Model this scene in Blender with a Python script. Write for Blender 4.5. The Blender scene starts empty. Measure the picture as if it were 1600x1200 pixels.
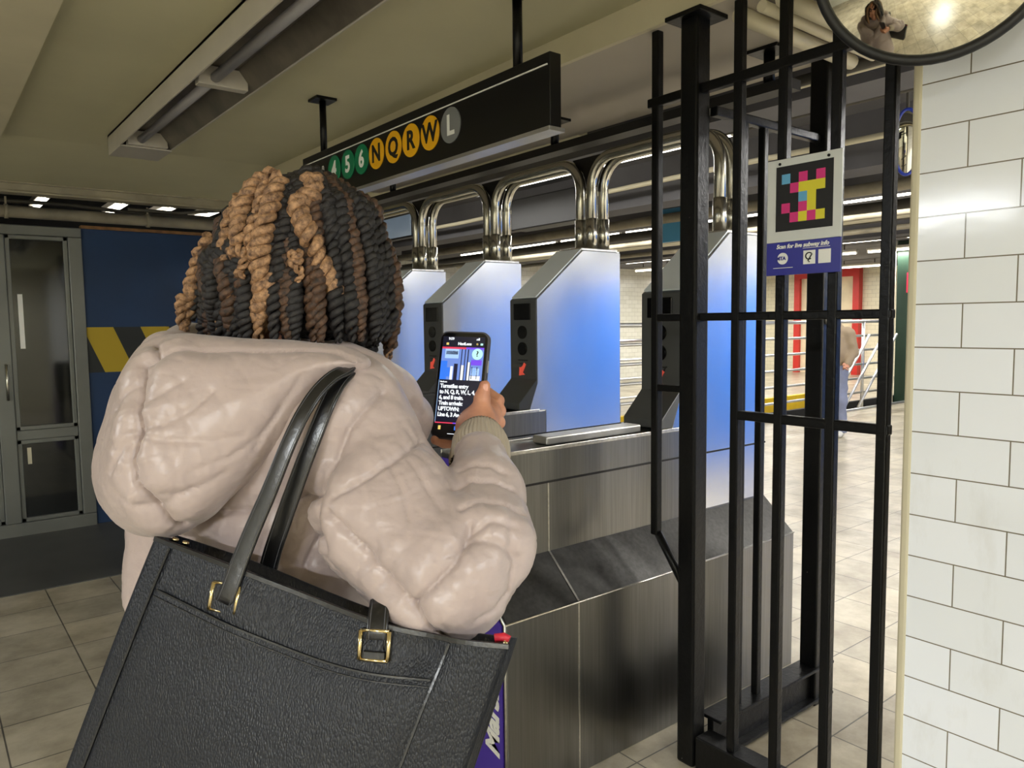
import bpy, bmesh, math, random
import numpy as np
from mathutils import Vector, Matrix
R = math.radians
PI = math.pi
scene = bpy.context.scene
COL = scene.collection

# ------------------------------------------------------------------ camera
FPX = 1180.0
YAW, PITCH, ROLL, CAMH = 38.3, 4.6, -0.7, 1.5
def cam_basis():
    y, p, r = R(YAW), R(PITCH), R(ROLL)
    f = np.array([math.sin(y)*math.cos(p), math.cos(y)*math.cos(p), -math.sin(p)])
    rt = np.array([math.cos(y), -math.sin(y), 0.0])
    up = np.cross(rt, f)
    rr = rt*math.cos(r) + up*math.sin(r)
    uu = up*math.cos(r) - rt*math.sin(r)
    return rr, uu, f
CR, CU, CF = cam_basis()
CO = np.array([0, 0, CAMH])
cd = bpy.data.cameras.new('camera')
cam = bpy.data.objects.new('camera', cd)
COL.objects.link(cam)
cam.matrix_world = Matrix(((CR[0], CU[0], -CF[0], 0), (CR[1], CU[1], -CF[1], 0), (CR[2], CU[2], -CF[2], CAMH), (0, 0, 0, 1)))
cd.sensor_width = 36.0
cd.lens = 36.0*FPX/1600.0
cd.clip_start = 0.02
cd.clip_end = 200
scene.camera = cam
def cp(x, y, z):
    """world point on the line of sight of photo pixel x, y at distance z"""
    return CO + z*(CR*(x-800)/FPX - CU*(y-600)/FPX + CF)

# ------------------------------------------------------------------ world, exposure
w = bpy.data.worlds.new('world')
scene.world = w
w.use_nodes = True
w.node_tree.nodes['Background'].inputs[0].default_value = (0.6, 0.62, 0.6, 1)
w.node_tree.nodes['Background'].inputs[1].default_value = 0.03
scene.view_settings.view_transform = 'Standard'
scene.view_settings.look = 'None'
scene.view_settings.gamma = 1.0
scene.view_settings.exposure = 0.2
scene.view_settings.use_curve_mapping = False
scene.cycles.max_bounces = 8
scene.cycles.use_denoising = True
scene.cycles.sample_clamp_indirect = 6.0

# ------------------------------------------------------------------ materials
def lin(c):
    return tuple(((v/255.0)/12.92 if v/255.0 <= 0.04045 else ((v/255.0+0.055)/1.055)**2.4) for v in c)
class NT:
    def __init__(s, name):
        s.m = bpy.data.materials.new(name); s.m.use_nodes = True
        s.t = s.m.node_tree; s.b = s.t.nodes['Principled BSDF']
    def n(s, typ, **kw):
        x = s.t.nodes.new(typ)
        for k, v in kw.items():
            if k.startswith('i_'):
                key = k[2:]; key = int(key) if key.isdigit() else key.replace('_', ' ')
                x.inputs[key].default_value = v
            else: setattr(x, k, v)
        return x
    def l(s, a, b): s.t.links.new(a, b)
    def coords(s, scale=(1, 1, 1), kind='Object', rot=(0, 0, 0), loc=(0, 0, 0)):
        c = s.n('ShaderNodeTexCoord'); m = s.n('ShaderNodeMapping')
        m.inputs['Scale'].default_value = scale; m.inputs['Rotation'].default_value = rot; m.inputs['Location'].default_value = loc
        s.l(c.outputs[kind], m.inputs['Vector']); return m.outputs[0]
    def noise(s, vec, scale, detail=4, rough=0.55):
        x = s.n('ShaderNodeTexNoise'); x.inputs['Scale'].default_value = scale
        x.inputs['Detail'].default_value = detail; x.inputs['Roughness'].default_value = rough
        if vec is not None: s.l(vec, x.inputs['Vector'])
        return x.outputs['Fac']
    def ramp(s, fac, stops):
        x = s.n('ShaderNodeValToRGB'); e = x.color_ramp.elements
        while len(e) < len(stops): e.new(0.5)
        for i, (p, c) in enumerate(stops):
            e[i].position = p; e[i].color = (*c, 1) if len(c) == 3 else c
        s.l(fac, x.inputs[0]); return x.outputs[0]
    def bump(s, h, strength=0.3, dist=0.01, prev=None):
        x = s.n('ShaderNodeBump'); x.inputs['Strength'].default_value = strength; x.inputs['Distance'].default_value = dist
        s.l(h, x.inputs['Height'])
        if prev is not None: s.l(prev, x.inputs['Normal'])
        s.l(x.outputs[0], s.b.inputs['Normal']); return x.outputs[0]
    def math(s, op, a, b=None):
        x = s.n('ShaderNodeMath', operation=op)
        for i, v in enumerate((a, b)):
            if v is None: continue
            if isinstance(v, (int, float)): x.inputs[i].default_value = v
            else: s.l(v, x.inputs[i])
        return x.outputs[0]
def mat(name, col, rough=0.5, metal=0.0, var=0.12, scale=3.0, spec=0.5, bump=0.0, bscale=40.0, emit=None, es=1.0, coat=0.0):
    q = NT(name); c = lin(col)
    v = q.coords()
    f = q.noise(v, scale, 5)
    q.l(q.ramp(f, [(0.3, tuple(k*(1-var) for k in c)), (0.7, tuple(min(1, k*(1+var)) for k in c))]), q.b.inputs['Base Color'])
    q.b.inputs['Roughness'].default_value = rough; q.b.inputs['Metallic'].default_value = metal
    q.b.inputs['Specular IOR Level'].default_value = spec
    q.b.inputs['Coat Weight'].default_value = coat
    if bump: q.bump(q.noise(v, bscale, 4), bump, 0.004)
    if emit is not None:
        q.b.inputs['Emission Color'].default_value = (*lin(emit), 1); q.b.inputs['Emission Strength'].default_value = es
    return q.m
M = {}
M['olive'] = mat('painted_plaster_olive', (192, 187, 156), 0.75, var=0.10, scale=0.9, bump=0.15, bscale=20)
M['soffit'] = mat('painted_plaster_grey', (176, 168, 155), 0.7, var=0.08, scale=0.8, bump=0.1, bscale=15)
M['cream_paint'] = mat('cream_paint', (200, 192, 165), 0.6, var=0.08, scale=2)
M['pipe_paint'] = mat('dirty_pipe_paint', (150, 142, 122), 0.55, var=0.3, scale=4)
M['dark_pipe'] = mat('dark_pipe_paint', (70, 66, 58), 0.6, var=0.4, scale=4)
M['dark_ceiling'] = mat('dark_concrete', (96, 95, 98), 0.85, var=0.25, scale=1.2)
M['black_steel'] = None
M['door_metal'] = mat('grey_painted_metal', (110, 112, 108), 0.38, metal=0.4, var=0.12, scale=2)
M['dark_glass'] = mat('dark_glass', (14, 17, 18), 0.06, var=0.3, scale=1, spec=0.7)
M['chrome'] = mat('polished_steel_tube', (205, 202, 190), 0.24, metal=1.0, var=0.05)
M['gusset'] = mat('dark_plate', (28, 26, 24), 0.5, metal=0.3)
M['reader'] = mat('reader_grey_plastic', (72, 73, 72), 0.42, var=0.06)
M['nose'] = mat('nose_sheen_pale', (235, 242, 246), 0.35, metal=0.0, var=0.03)  # pale colour stands in for overhead light mirrored in the steel nose
M['black_gloss'] = mat('black_gloss', (8, 8, 9), 0.12)
M['black_matte'] = mat('black_matte', (16, 16, 17), 0.5)
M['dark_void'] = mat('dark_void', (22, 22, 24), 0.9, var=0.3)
M['sign_black'] = mat('sign_black_enamel', (10, 10, 10), 0.3)
M['alu'] = mat('brushed_aluminium', (190, 188, 184), 0.35, metal=0.85)
M['white_line'] = mat('white_enamel', (235, 235, 230), 0.4, var=0.02)
M['green_line'] = mat('green_enamel', (10, 120, 80), 0.35, var=0.04)
M['yellow_line'] = mat('yellow_enamel', (235, 175, 20), 0.35, var=0.04)
M['grey_line'] = mat('grey_enamel', (120, 122, 122), 0.35, var=0.04)
M['placard_white'] = mat('placard_white', (205, 208, 205), 0.35, var=0.04)
M['placard_blue'] = mat('placard_blue', (42, 44, 140), 0.3, var=0.05)
M['magenta'] = mat('magenta_ink', (208, 40, 120), 0.4, var=0.03)
M['cyan'] = mat('cyan_ink', (95, 165, 205), 0.4, var=0.03)
M['yellow'] = mat('yellow_ink', (215, 205, 40), 0.4, var=0.03)
M['ad_purple'] = mat('purple_vinyl', (72, 50, 160), 0.35, var=0.05)
M['tube'] = mat('lit_tube', (255, 250, 238), 0.4, emit=(255, 248, 232), es=9.0)
M['tube_near'] = mat('lit_tube_near', (255, 250, 245), 0.4, emit=(240, 247, 255), es=32.0)
M['tube_off'] = mat('unlit_tube', (150, 148, 152), 0.35, var=0.05)
M['fix_grey'] = mat('fixture_grey_enamel', (185, 179, 168), 0.4, var=0.08)
M['fix_in'] = mat('fixture_reflector', (105, 98, 88), 0.35, metal=0.3, var=0.35, scale=6)
M['rail'] = mat('railing_steel', (205, 205, 205), 0.3, metal=0.8)
M['red'] = mat('red_paint', (196, 44, 36), 0.4)
M['far_door'] = mat('far_door_cream', (222, 205, 172), 0.5)
M['green_dark'] = mat('dark_green_paint', (22, 48, 34), 0.45)
M['yellow_paint'] = mat('yellow_paint', (205, 170, 20), 0.45)
M['screen_back'] = mat('pale_screen', (150, 165, 180), 0.3, emit=(140, 158, 175), es=0.25)
M['rust'] = mat('rusty_strip', (130, 92, 50), 0.6, var=0.4, scale=12)
M['skinless'] = None

def black_steel():
    q = NT('chipped_black_paint')
    v = q.coords()
    a = q.noise(v, 34, 6, 0.7)
    chips = q.ramp(a, [(0.70, (0, 0, 0)), (0.74, (1, 1, 1))])
    mx = q.n('ShaderNodeMix', data_type='RGBA')
    mx.inputs[6].default_value = (*lin((9, 9, 9)), 1); mx.inputs[7].default_value = (*lin((120, 116, 108)), 1)
    q.l(chips, mx.inputs[0]); q.l(mx.outputs[2], q.b.inputs['Base Color'])
    q.b.inputs['Roughness'].default_value = 0.34; q.b.inputs['Specular IOR Level'].default_value = 0.25
    q.bump(q.noise(v, 55, 3), 0.35, 0.004)
    return q.m
M['black_steel'] = black_steel()

def steel(name, axis_scale, base=(150, 148, 142), rough=0.3, aniso=0.0, blotch=0.2):
    """brushed stainless: fine streaks along one direction, metal"""
    q = NT(name)
    v = q.coords(axis_scale)
    f = q.noise(v, 6, 6, 0.6)
    g = q.noise(q.coords((1.2, 1.2, 0.5)), 2.2, 3)
    c = lin(base)
    col = q.ramp(f, [(0.3, tuple(k*(1-blotch) for k in c)), (0.7, tuple(k*(1+blotch) for k in c))])
    q.l(col, q.b.inputs['Base Color'])
    r = q.n('ShaderNodeMapRange'); q.l(g, r.inputs[0])
    r.inputs[3].default_value = rough-0.05; r.inputs[4].default_value = rough+0.08
    q.l(r.outputs[0], q.b.inputs['Roughness'])
    q.b.inputs['Metallic'].default_value = 1.0
    return q.m
M['steel_side'] = steel('brushed_steel_fin', (4, 4, 60), (222, 224, 228), 0.20, blotch=0.02)
M['steel_cab'] = steel('brushed_steel_cabinet', (26, 26, 0.5), (134, 133, 131), 0.30, blotch=0.13)  # streaks: brushing, plus reflected vertical bands put into the tone
M['steel_dark'] = steel('dull_steel_shelf', (10, 10, 10), (82, 81, 79), 0.45)
M['steel_edge'] = steel('bright_steel_edge', (10, 10, 10), (215, 212, 205), 0.3)

def tile_wall(name, plane, uo, vo, bw=0.222, bh=0.1055, c1=(241, 244, 250), c2=(234, 237, 241), grout=(122, 114, 98), rough=0.12, mort=0.0016, sgn=-1):
    q = NT(name)
    c = q.n('ShaderNodeTexCoord'); s = q.n('ShaderNodeSeparateXYZ'); q.l(c.outputs['Object'], s.inputs[0])
    k = q.n('ShaderNodeCombineXYZ')
    q.l(q.math('ADD', q.math('MULTIPLY', s.outputs[1 if plane == 'x' else 0], sgn), uo), k.inputs[0])
    q.l(q.math('ADD', s.outputs[2], vo), k.inputs[1])
    b = q.n('ShaderNodeTexBrick'); q.l(k.outputs[0], b.inputs['Vector'])
    b.inputs['Color1'].default_value = (*lin(c1), 1); b.inputs['Color2'].default_value = (*lin(c2), 1)
    b.inputs['Mortar'].default_value = (*lin(grout), 1)
    b.inputs['Scale'].default_value = 1.0; b.inputs['Mortar Size'].default_value = mort
    b.inputs['Brick Width'].default_value = bw; b.inputs['Row Height'].default_value = bh
    b.inputs['Mortar Smooth'].default_value = 0.2
    # crack lines and grime in the glaze
    n = q.noise(q.coords((1, 1, 0.35)), 7, 6, 0.7)
    gr = q.ramp(n, [(0.25, lin((200, 190, 165))), (0.42, (1, 1, 1))])
    mx = q.n('ShaderNodeMix', data_type='RGBA', blend_type='MULTIPLY'); mx.inputs[0].default_value = 0.18
    q.l(b.outputs['Color'], mx.inputs[6]); q.l(gr, mx.inputs[7]); q.l(mx.outputs[2], q.b.inputs['Base Color'])
    q.b.inputs['Roughness'].default_value = rough
    inv = q.math('SUBTRACT', 1.0, b.outputs['Fac'])
    p = q.bump(inv, 0.5, 0.002)
    q.bump(q.noise(q.coords(), 9, 3), 0.12, 0.004, p)
    return q.m
M['tile'] = tile_wall('white_glazed_tile', 'x', 0.857, -1.534+0.1055*21)
M['tile_far'] = tile_wall('cream_glazed_tile', 'x', 0, 5, c1=(232, 224, 196), c2=(224, 216, 188), rough=0.25)
M['tile_back'] = tile_wall('white_glazed_tile_side', 'y', 0, 5, c1=(226, 224, 212), c2=(216, 214, 200), rough=0.2)

def floor_mat():
    q = NT('worn_floor_tile')
    c = q.n('ShaderNodeTexCoord'); mp = q.n('ShaderNodeMapping'); q.l(c.outputs['Object'], mp.inputs[0])
    T = 0.335
    mp.inputs['Location'].default_value = (-2.52+T*60, -1.68+T*60, 0)
    b = q.n('ShaderNodeTexBrick', offset=0.0); q.l(mp.outputs[0], b.inputs['Vector'])
    b.inputs['Color1'].default_value = (*lin((184, 174, 152)), 1); b.inputs['Color2'].default_value = (*lin((166, 158, 140)), 1)
    b.inputs['Mortar'].default_value = (*lin((92, 88, 80)), 1); b.inputs['Scale'].default_value = 1.0
    b.inputs['Mortar Size'].default_value = 0.003; b.inputs['Brick Width'].default_value = T; b.inputs['Row Height'].default_value = T
    v = q.coords()
    st = q.ramp(q.noise(v, 2.6, 8, 0.68), [(0.32, lin((165, 158, 148))), (0.6, (1, 1, 1))])
    mx = q.n('ShaderNodeMix', data_type='RGBA', blend_type='MULTIPLY'); mx.inputs[0].default_value = 0.8
    q.l(b.outputs['Color'], mx.inputs[6]); q.l(st, mx.inputs[7]); q.l(mx.outputs[2], q.b.inputs['Base Color'])
    rr = q.n('ShaderNodeMapRange'); q.l(q.noise(v, 5, 6, 0.7), rr.inputs[0]); rr.inputs[3].default_value = 0.18; rr.inputs[4].default_value = 0.5
    q.l(rr.outputs[0], q.b.inputs['Roughness'])
    q.bump(q.math('SUBTRACT', 1.0, b.outputs['Fac']), 0.4, 0.002)
    return q.m
M['floor'] = floor_mat()
M['floor_dark'] = mat('dark_concrete_floor', (72, 72, 70), 0.5, var=0.15, scale=3)

def blue_wall_mat(name, stripes=True, base=(12, 50, 92)):
    q = NT(name)
    c = q.n('ShaderNodeTexCoord'); s = q.n('ShaderNodeSeparateXYZ'); q.l(c.outputs['Object'], s.inputs[0])
    blue = q.ramp(q.noise(c.outputs['Object'], 2.0, 4), [(0.3, lin(tuple(int(v*0.85) for v in base))), (0.7, lin(base))])
    if stripes:
        # diagonal black and yellow hazard stripes on a band
        d = q.math('ADD', s.outputs[0], q.math('MULTIPLY', s.outputs[2], 0.40))
        fr = q.math('FRACT', q.math('MULTIPLY', q.math('ADD', d, 0.0), 1/0.40))
        yel = q.math('LESS_THAN', fr, 0.52)
        sc = q.n('ShaderNodeMix', data_type='RGBA'); sc.inputs[6].default_value = (*lin((30, 34, 36)), 1); sc.inputs[7].default_value = (*lin((176, 150, 30)), 1)
        q.l(yel, sc.inputs[0])
        band = q.math('MULTIPLY', q.math('GREATER_THAN', s.outputs[2], 1.165), q.math('LESS_THAN', s.outputs[2], 1.508))
        mx = q.n('ShaderNodeMix', data_type='RGBA'); q.l(band, mx.inputs[0]); q.l(blue, mx.inputs[6]); q.l(sc.outputs[2], mx.inputs[7])
        q.l(mx.outputs[2], q.b.inputs['Base Color'])
    else: q.l(blue, q.b.inputs['Base Color'])
    q.b.inputs['Roughness'].default_value = 0.6
    return q.m
M['blue_wall'] = blue_wall_mat('blue_board_with_hazard_band')
M['blue_reflector'] = blue_wall_mat('blue_reflector_board', False, (30, 128, 245))  # for the unseen wall that tints the steel fins blue

# ------------------------------------------------------------------ mesh helpers
def tagv(o, label=None, cat=None, group=None, kind=None):
    if label: o['label'] = label
    if cat: o['category'] = cat
    if group: o['group'] = group
    if kind: o['kind'] = kind
    return o
def empty(name, loc=(0, 0, 0), label=None, cat=None, group=None):
    o = bpy.data.objects.new(name, None); COL.objects.link(o); o.location = loc
    o.empty_display_size = 0.1
    return tagv(o, label, cat, group)
class MB:
    def __init__(s): s.v = []; s.f = []; s.sm = []
    def add(s, vs, fs, smooth=False):
        b = len(s.v); s.v += [tuple(map(float, p)) for p in vs]; s.f += [tuple(i+b for i in f) for f in fs]; s.sm += [smooth]*len(fs)
        return s
    def box(s, a, b):
        x0, x1 = sorted((a[0], b[0])); y0, y1 = sorted((a[1], b[1])); z0, z1 = sorted((a[2], b[2]))
        return s.add([(x0,y0,z0),(x1,y0,z0),(x1,y1,z0),(x0,y1,z0),(x0,y0,z1),(x1,y0,z1),(x1,y1,z1),(x0,y1,z1)],
              [(0,3,2,1),(4,5,6,7),(0,1,5,4),(1,2,6,5),(2,3,7,6),(3,0,4,7)])
    def obox(s, c, ax, ay, az, hx, hy, hz):
        c, ax, ay, az = map(np.asarray, (c, ax, ay, az)); vs = []
        for k in (-1, 1):
            for (i, j) in ((-1,-1),(1,-1),(1,1),(-1,1)): vs.append(c+ax*hx*i+ay*hy*j+az*hz*k)
        return s.add(vs, [(0,3,2,1),(4,5,6,7),(0,1,5,4),(1,2,6,5),(2,3,7,6),(3,0,4,7)])
    def prism(s, poly, axis, a, b):
        """poly: 2-D points in the two other axes, extruded along axis from a to b"""
        o = {'x': (1, 2), 'y': (0, 2), 'z': (0, 1)}[axis]; k = 'xyz'.index(axis); n = len(poly); vs = []
        for t in (a, b):
            for p in poly:
                q = [0, 0, 0]; q[k] = t; q[o[0]] = p[0]; q[o[1]] = p[1]; vs.append(q)
        return s.add(vs, [tuple(range(n))[::-1], tuple(range(n, 2*n))] + [(i, (i+1) % n, n+(i+1) % n, n+i) for i in range(n)])
    def tube(s, pts, r, n=10, cap=True, closed=False, rs=None, flat=1.0, smooth=True):
        pts = [np.array(p, float) for p in pts]; m = len(pts); T = []
        for i in range(m):
            a = pts[(i-1) % m] if (closed or i > 0) else pts[0]; b = pts[(i+1) % m] if (closed or i < m-1) else pts[-1]
            t = b-a; T.append(t/(np.linalg.norm(t)+1e-12))
        u = np.cross(T[0], (0, 0, 1.0))
        if np.linalg.norm(u) < 0.1: u = np.cross(T[0], (1.0, 0, 0))
        u /= np.linalg.norm(u); vs = []
        for i in range(m):
            u = u-T[i]*(u@T[i]); u /= np.linalg.norm(u)+1e-12; w_ = np.cross(T[i], u); rr = rs[i] if rs is not None else r
            for k in range(n):
                a = 2*PI*k/n; vs.append(pts[i]+rr*(u*math.cos(a)+w_*math.sin(a)*flat))
        fs = []
        for i in range(m if closed else m-1):
            j = (i+1) % m
            for k in range(n): fs.append((i*n+k, i*n+(k+1) % n, j*n+(k+1) % n, j*n+k))
        b0 = len(s.f); s.add(vs, fs, smooth)
        if cap and not closed:
            base = len(s.v)-m*n
            s.f.append(tuple(base+k for k in range(n))[::-1]); s.f.append(tuple(base+(m-1)*n+k for k in range(n))); s.sm += [False, False]
        return s
    def cyl(s, a, b, r, n=16, smooth=True): return s.tube([a, b], r, n, smooth=smooth)
    def disc(s, c, nrm, r, t, n=28):
        c = np.array(c, float); nrm = np.array(nrm, float); nrm /= np.linalg.norm(nrm)
        return s.tube([c-nrm*t/2, c+nrm*t/2], r, n)
    def build(s, name, m, parent=None, bevel=0.0, seg=2, kind=None, loc=None):
        me = bpy.data.meshes.new(name); me.from_pydata(s.v, [], s.f); me.validate()
        for p, sm in zip(me.polygons, s.sm): p.use_smooth = sm
        bm = bmesh.new(); bm.from_mesh(me); bmesh.ops.recalc_face_normals(bm, faces=bm.faces)
        if bevel:
            es = [e for e in bm.edges if len(e.link_faces) == 2 and e.calc_face_angle(0) > 0.5]
            bmesh.ops.bevel(bm, geom=es, offset=bevel, segments=seg, affect='EDGES', profile=0.5, clamp_overlap=True)
        bm.to_mesh(me); bm.free()
        ms = m if isinstance(m, (list, tuple)) else [m]
        for k in ms: me.materials.append(k)
        o = bpy.data.objects.new(name, me); COL.objects.link(o)
        if parent is not None:
            o.parent = parent
            o.matrix_parent_inverse = parent.matrix_basis.inverted()
        if kind: o['kind'] = kind
        return o
def arc(c, r, a0, a1, n, ax=(0, 1, 0), ay=(0, 0, 1)):
    c, ax, ay = map(lambda q: np.array(q, float), (c, ax, ay))
    return [c+r*(ax*math.cos(a0+(a1-a0)*i/n)+ay*math.sin(a0+(a1-a0)*i/n)) for i in range(n+1)]
def text_mesh(name, body, size, m, mtx, parent, ext=0.0006, align='CENTER', shear=0.0, bold=0.0, space=1.0, sx=1.0):
    cu = bpy.data.curves.new(name, 'FONT'); cu.body = body; cu.size = size; cu.extrude = ext; cu.align_x = align; cu.align_y = 'CENTER'
    cu.shear = shear; cu.offset = bold; cu.space_character = space; cu.resolution_u = 3
    t = bpy.data.objects.new(name+'_tmp', cu); COL.objects.link(t)
    bpy.context.view_layer.update()
    me = bpy.data.meshes.new_from_object(t.evaluated_get(bpy.context.evaluated_depsgraph_get()))
    bpy.data.objects.remove(t); me.name = name
    me.materials.clear(); me.materials.append(m)
    me.transform(mtx @ Matrix.Diagonal((sx, 1, 1, 1)))
    o = bpy.data.objects.new(name, me); COL.objects.link(o)
    if parent is not None:
        o.parent = parent; o.matrix_parent_inverse = parent.matrix_basis.inverted()
    return o
def frame_mtx(o, x, y):
    x = Vector(x).normalized(); y = Vector(y); z = x.cross(y).normalized(); y = z.cross(x)
    m = Matrix((x, y, z)).transposed().to_4x4(); m.translation = Vector(o); return m
def struct(name, mb, m, **k): return mb.build(name, m, None, kind='structure', **k)
ORD = ('first', 'second', 'third', 'fourth', 'fifth', 'sixth', 'seventh', 'eighth', 'ninth', 'tenth', 'eleventh', 'twelfth', 'thirteenth')
# ================================================================== SETTING
struct('floor', MB().box((-6, -4, -0.1), (22, 14, 0)), M['floor'])
struct('trim_1', MB().box((-5.5, 5.02, 0.0), (1.62, 6.45, 0.006)), M['floor_dark'])
# near ceiling with a step down at its right edge, a shallow haunch at its far end
struct('ceiling', MB().box((0.42, -4, 2.56), (1.97, 5.0, 2.75)).prism([(5.0, 2.56), (6.02, 2.47), (6.02, 2.75), (5.0, 2.75)], 'x', -6, 3.2).box((1.97, 3.2, 2.56), (3.2, 5.0, 2.75)), M['olive'])
struct('trim_2', MB().box((-6, -4, 2.50), (0.42, 5.0, 2.75)), M['cream_paint'])
struct('trim_3', MB().box((1.955, -4, 2.46), (1.975, 5.0, 2.56)), M['cream_paint'])
struct('trim_4', MB().box((1.975, -4, 2.46), (2.74, 5.0, 2.70)), M['soffit'])
struct('trim_5', MB().box((-6, 6.02, 2.40), (3.2, 6.12, 2.47)).box((-6, 6.0, 2.462), (3.2, 6.03, 2.49)).box((-6, 6.0, 2.40), (3.2, 6.02, 2.415)), M['pipe_paint'], bevel=0.004)
struct('trim_6', MB().box((3.1, -3.5, 2.46), (3.34, 10.5, 2.9)), M['dark_ceiling'])
struct('ceiling_far', MB().box((2.74, -4, 2.86), (22, 14, 3.0)).box((-6, 5.0, 2.9), (2.74, 14, 3.0)), M['dark_ceiling'])
struct('trim_7', MB().box((5.0, -3.4, 2.5), (5.3, 11, 2.86)).box((6.4, -3.4, 2.55), (6.6, 11, 2.86)).box((10.2, -3.4, 2.6), (10.5, 11, 2.86)), M['dark_ceiling'])
# tiled wall at the right with its rounded edge strip
struct('wall_right', MB().box((1.95, -3.2, 0), (2.25, 0.857, 2.46)), M['tile'])
struct('trim_8', MB().box((1.946, 0.852, 0), (2.25, 0.874, 2.46)), M['cream_paint'], bevel=0.006)
# blue board wall at the left and the far closed end behind the turnstiles
struct('wall_left', MB().box((1.02, 6.45, 0), (3.2, 6.6, 2.24)), M['blue_wall'])
struct('trim_9', MB().box((1.02, 6.42, 2.24), (3.2, 6.5, 2.262)), M['rust'])
struct('wall_back', MB().box((-6, 13.6, 0), (22, 13.8, 3)), M['tile_back'])
struct('wall_far', MB().box((20, -4, 0), (20.2, 13.6, 3)), M['tile_far'])
struct('wall_side', MB().box((2.25, -2.6, 0), (22, -2.5, 3)), M['tile_back'])
struct('wall_blue_reflector', MB().box((5.9, -1.2, 0), (20, -1.0, 2.0)), M['blue_reflector'])  # unseen, added so the steel fins mirror blue
struct('wall_upper_reflector', MB().box((5.9, -1.2, 2.0), (20, -1.0, 2.86)), M['tile_back'])  # unseen pale strip added above it for the white top of the reflections
struct('wall_near', MB().box((-6, -3.4, 0), (2.25, -3.2, 2.75)), M['cream_paint'])
struct('wall_west', MB().box((-6.2, -3.4, 0), (-6, 13.6, 3)), M['tile_back'])

# ------------------------------------------------------------------ glazed metal door, left
d = empty('door_1', (0.4, 6.45, 0)); d['kind'] = 'structure'
Y0, Y1 = 6.42, 6.52
fr = MB()
fr.box((-2.4, Y0, 0), (1.02, Y1, 0.10)); fr.box((-2.4, Y0, 2.17), (1.02, Y1, 2.24))
for x0, x1 in ((0.93, 1.02), (0.44, 0.54), (-0.10, -0.02), (-0.9, -0.82), (-1.7, -1.62), (-2.4, -2.32)): fr.box((x0, Y0, 0.1), (x1, Y1, 2.17))
fr.build('frame', M['door_metal'], d, bevel=0.006)
sash = MB()
for (x0, x1) in ((0.54, 0.93), (-0.02, 0.44), (-0.82, -0.10)):
    sash.box((x0, 6.435, 0.70), (x1, 6.50, 0.77))
    for (z0, z1) in ((0.10, 0.70), (0.77, 2.17)):
        sash.box((x0, 6.44, z0), (x0+0.03, 6.49, z1)); sash.box((x1-0.03, 6.44, z0), (x1, 6.49, z1))
        sash.box((x0, 6.44, z0), (x1, 6.49, z0+0.03)); sash.box((x0, 6.44, z1-0.03), (x1, 6.49, z1))
sash.build('sash', M['door_metal'], d, bevel=0.004)
for (x0, x1) in ((0.57, 0.90), (0.01, 0.41), (-0.79, -0.13)):
    for (z0, z1) in ((0.13, 0.67), (0.80, 2.14)): MB().box((x0, 6.46, z0), (x1, 6.468, z1)).build('glass_pane', M['dark_glass'], d)
MB().box((0.60, 6.452, 1.36), (0.63, 6.459, 1.75)).build('notice_strip', M['white_line'], d)
MB().box((0.60, 6.452, 0.52), (0.625, 6.459, 0.64)).build('notice_strip', M['cream_paint'], d)
hm = MB(); hm.tube([(0.50, 6.43, 1.0), (0.50, 6.38, 1.0), (0.50, 6.38, 1.25), (0.50, 6.43, 1.25)], 0.01, 8)
hm.build('door_handle', M['chrome'], d)
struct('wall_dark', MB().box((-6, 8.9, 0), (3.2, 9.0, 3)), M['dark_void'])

# pipes above the blue wall
def pipe(name, pts, r, m, label, group=None, clamps=()):
    o = MB().tube(pts, r, 12).build(name, m); tagv(o, label, 'pipe', group)
    for c_ in clamps:
        c_ = np.array(c_); MB().tube([c_-np.array((0.012, 0, 0)), c_+np.array((0.012, 0, 0))], r+0.008, 12).build('collar', m, o)
        MB().box(c_+np.array((-0.006, -0.004, r)), c_+np.array((0.006, 0.004, 0.10))).build('hanger', m, o)
    return o
pipe('water_pipe', [(-5, 6.28, 2.31), (3.15, 6.28, 2.31)], 0.042, M['pipe_paint'], 'thick grey pipe running over the glazed metal door and blue wall', clamps=[(0.55, 6.28, 2.31), (1.45, 6.28, 2.31)])
pipe('conduit', [(-5, 6.4, 2.40), (1.0, 6.4, 2.40), (1.3, 6.4, 2.38), (3.1, 6.4, 2.38)], 0.014, M['dark_pipe'], 'thin dark conduit highest above the blue wall')
pipe('conduit', [(1.3, 6.2, 2.375), (1.65, 6.2, 2.375), (2.0, 6.2, 2.42), (3.1, 6.2, 2.42)], 0.012, M['dark_pipe'], 'thin dark conduit bending upward beside the thick grey pipe')

# soffit conduits crossing toward the tiled wall (beige ridges upper right)
for i, yy in enumerate((1.44, 1.36, 1.29, 1.20, 1.12, 1.03)):
    r_ = (0.026, 0.018, 0.026, 0.02, 0.026, 0.022)[i]
    pipe('conduit', [(2.04, yy, 2.433), (2.3, yy, 2.433), (2.74, yy+0.01, 2.433)], r_, M['cream_paint'],
         'beige conduit under the soffit, %s from the tiled wall' % ('sixth', 'fifth', 'fourth', 'third', 'second', 'first')[i], 'beige conduits under the soffit')
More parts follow.
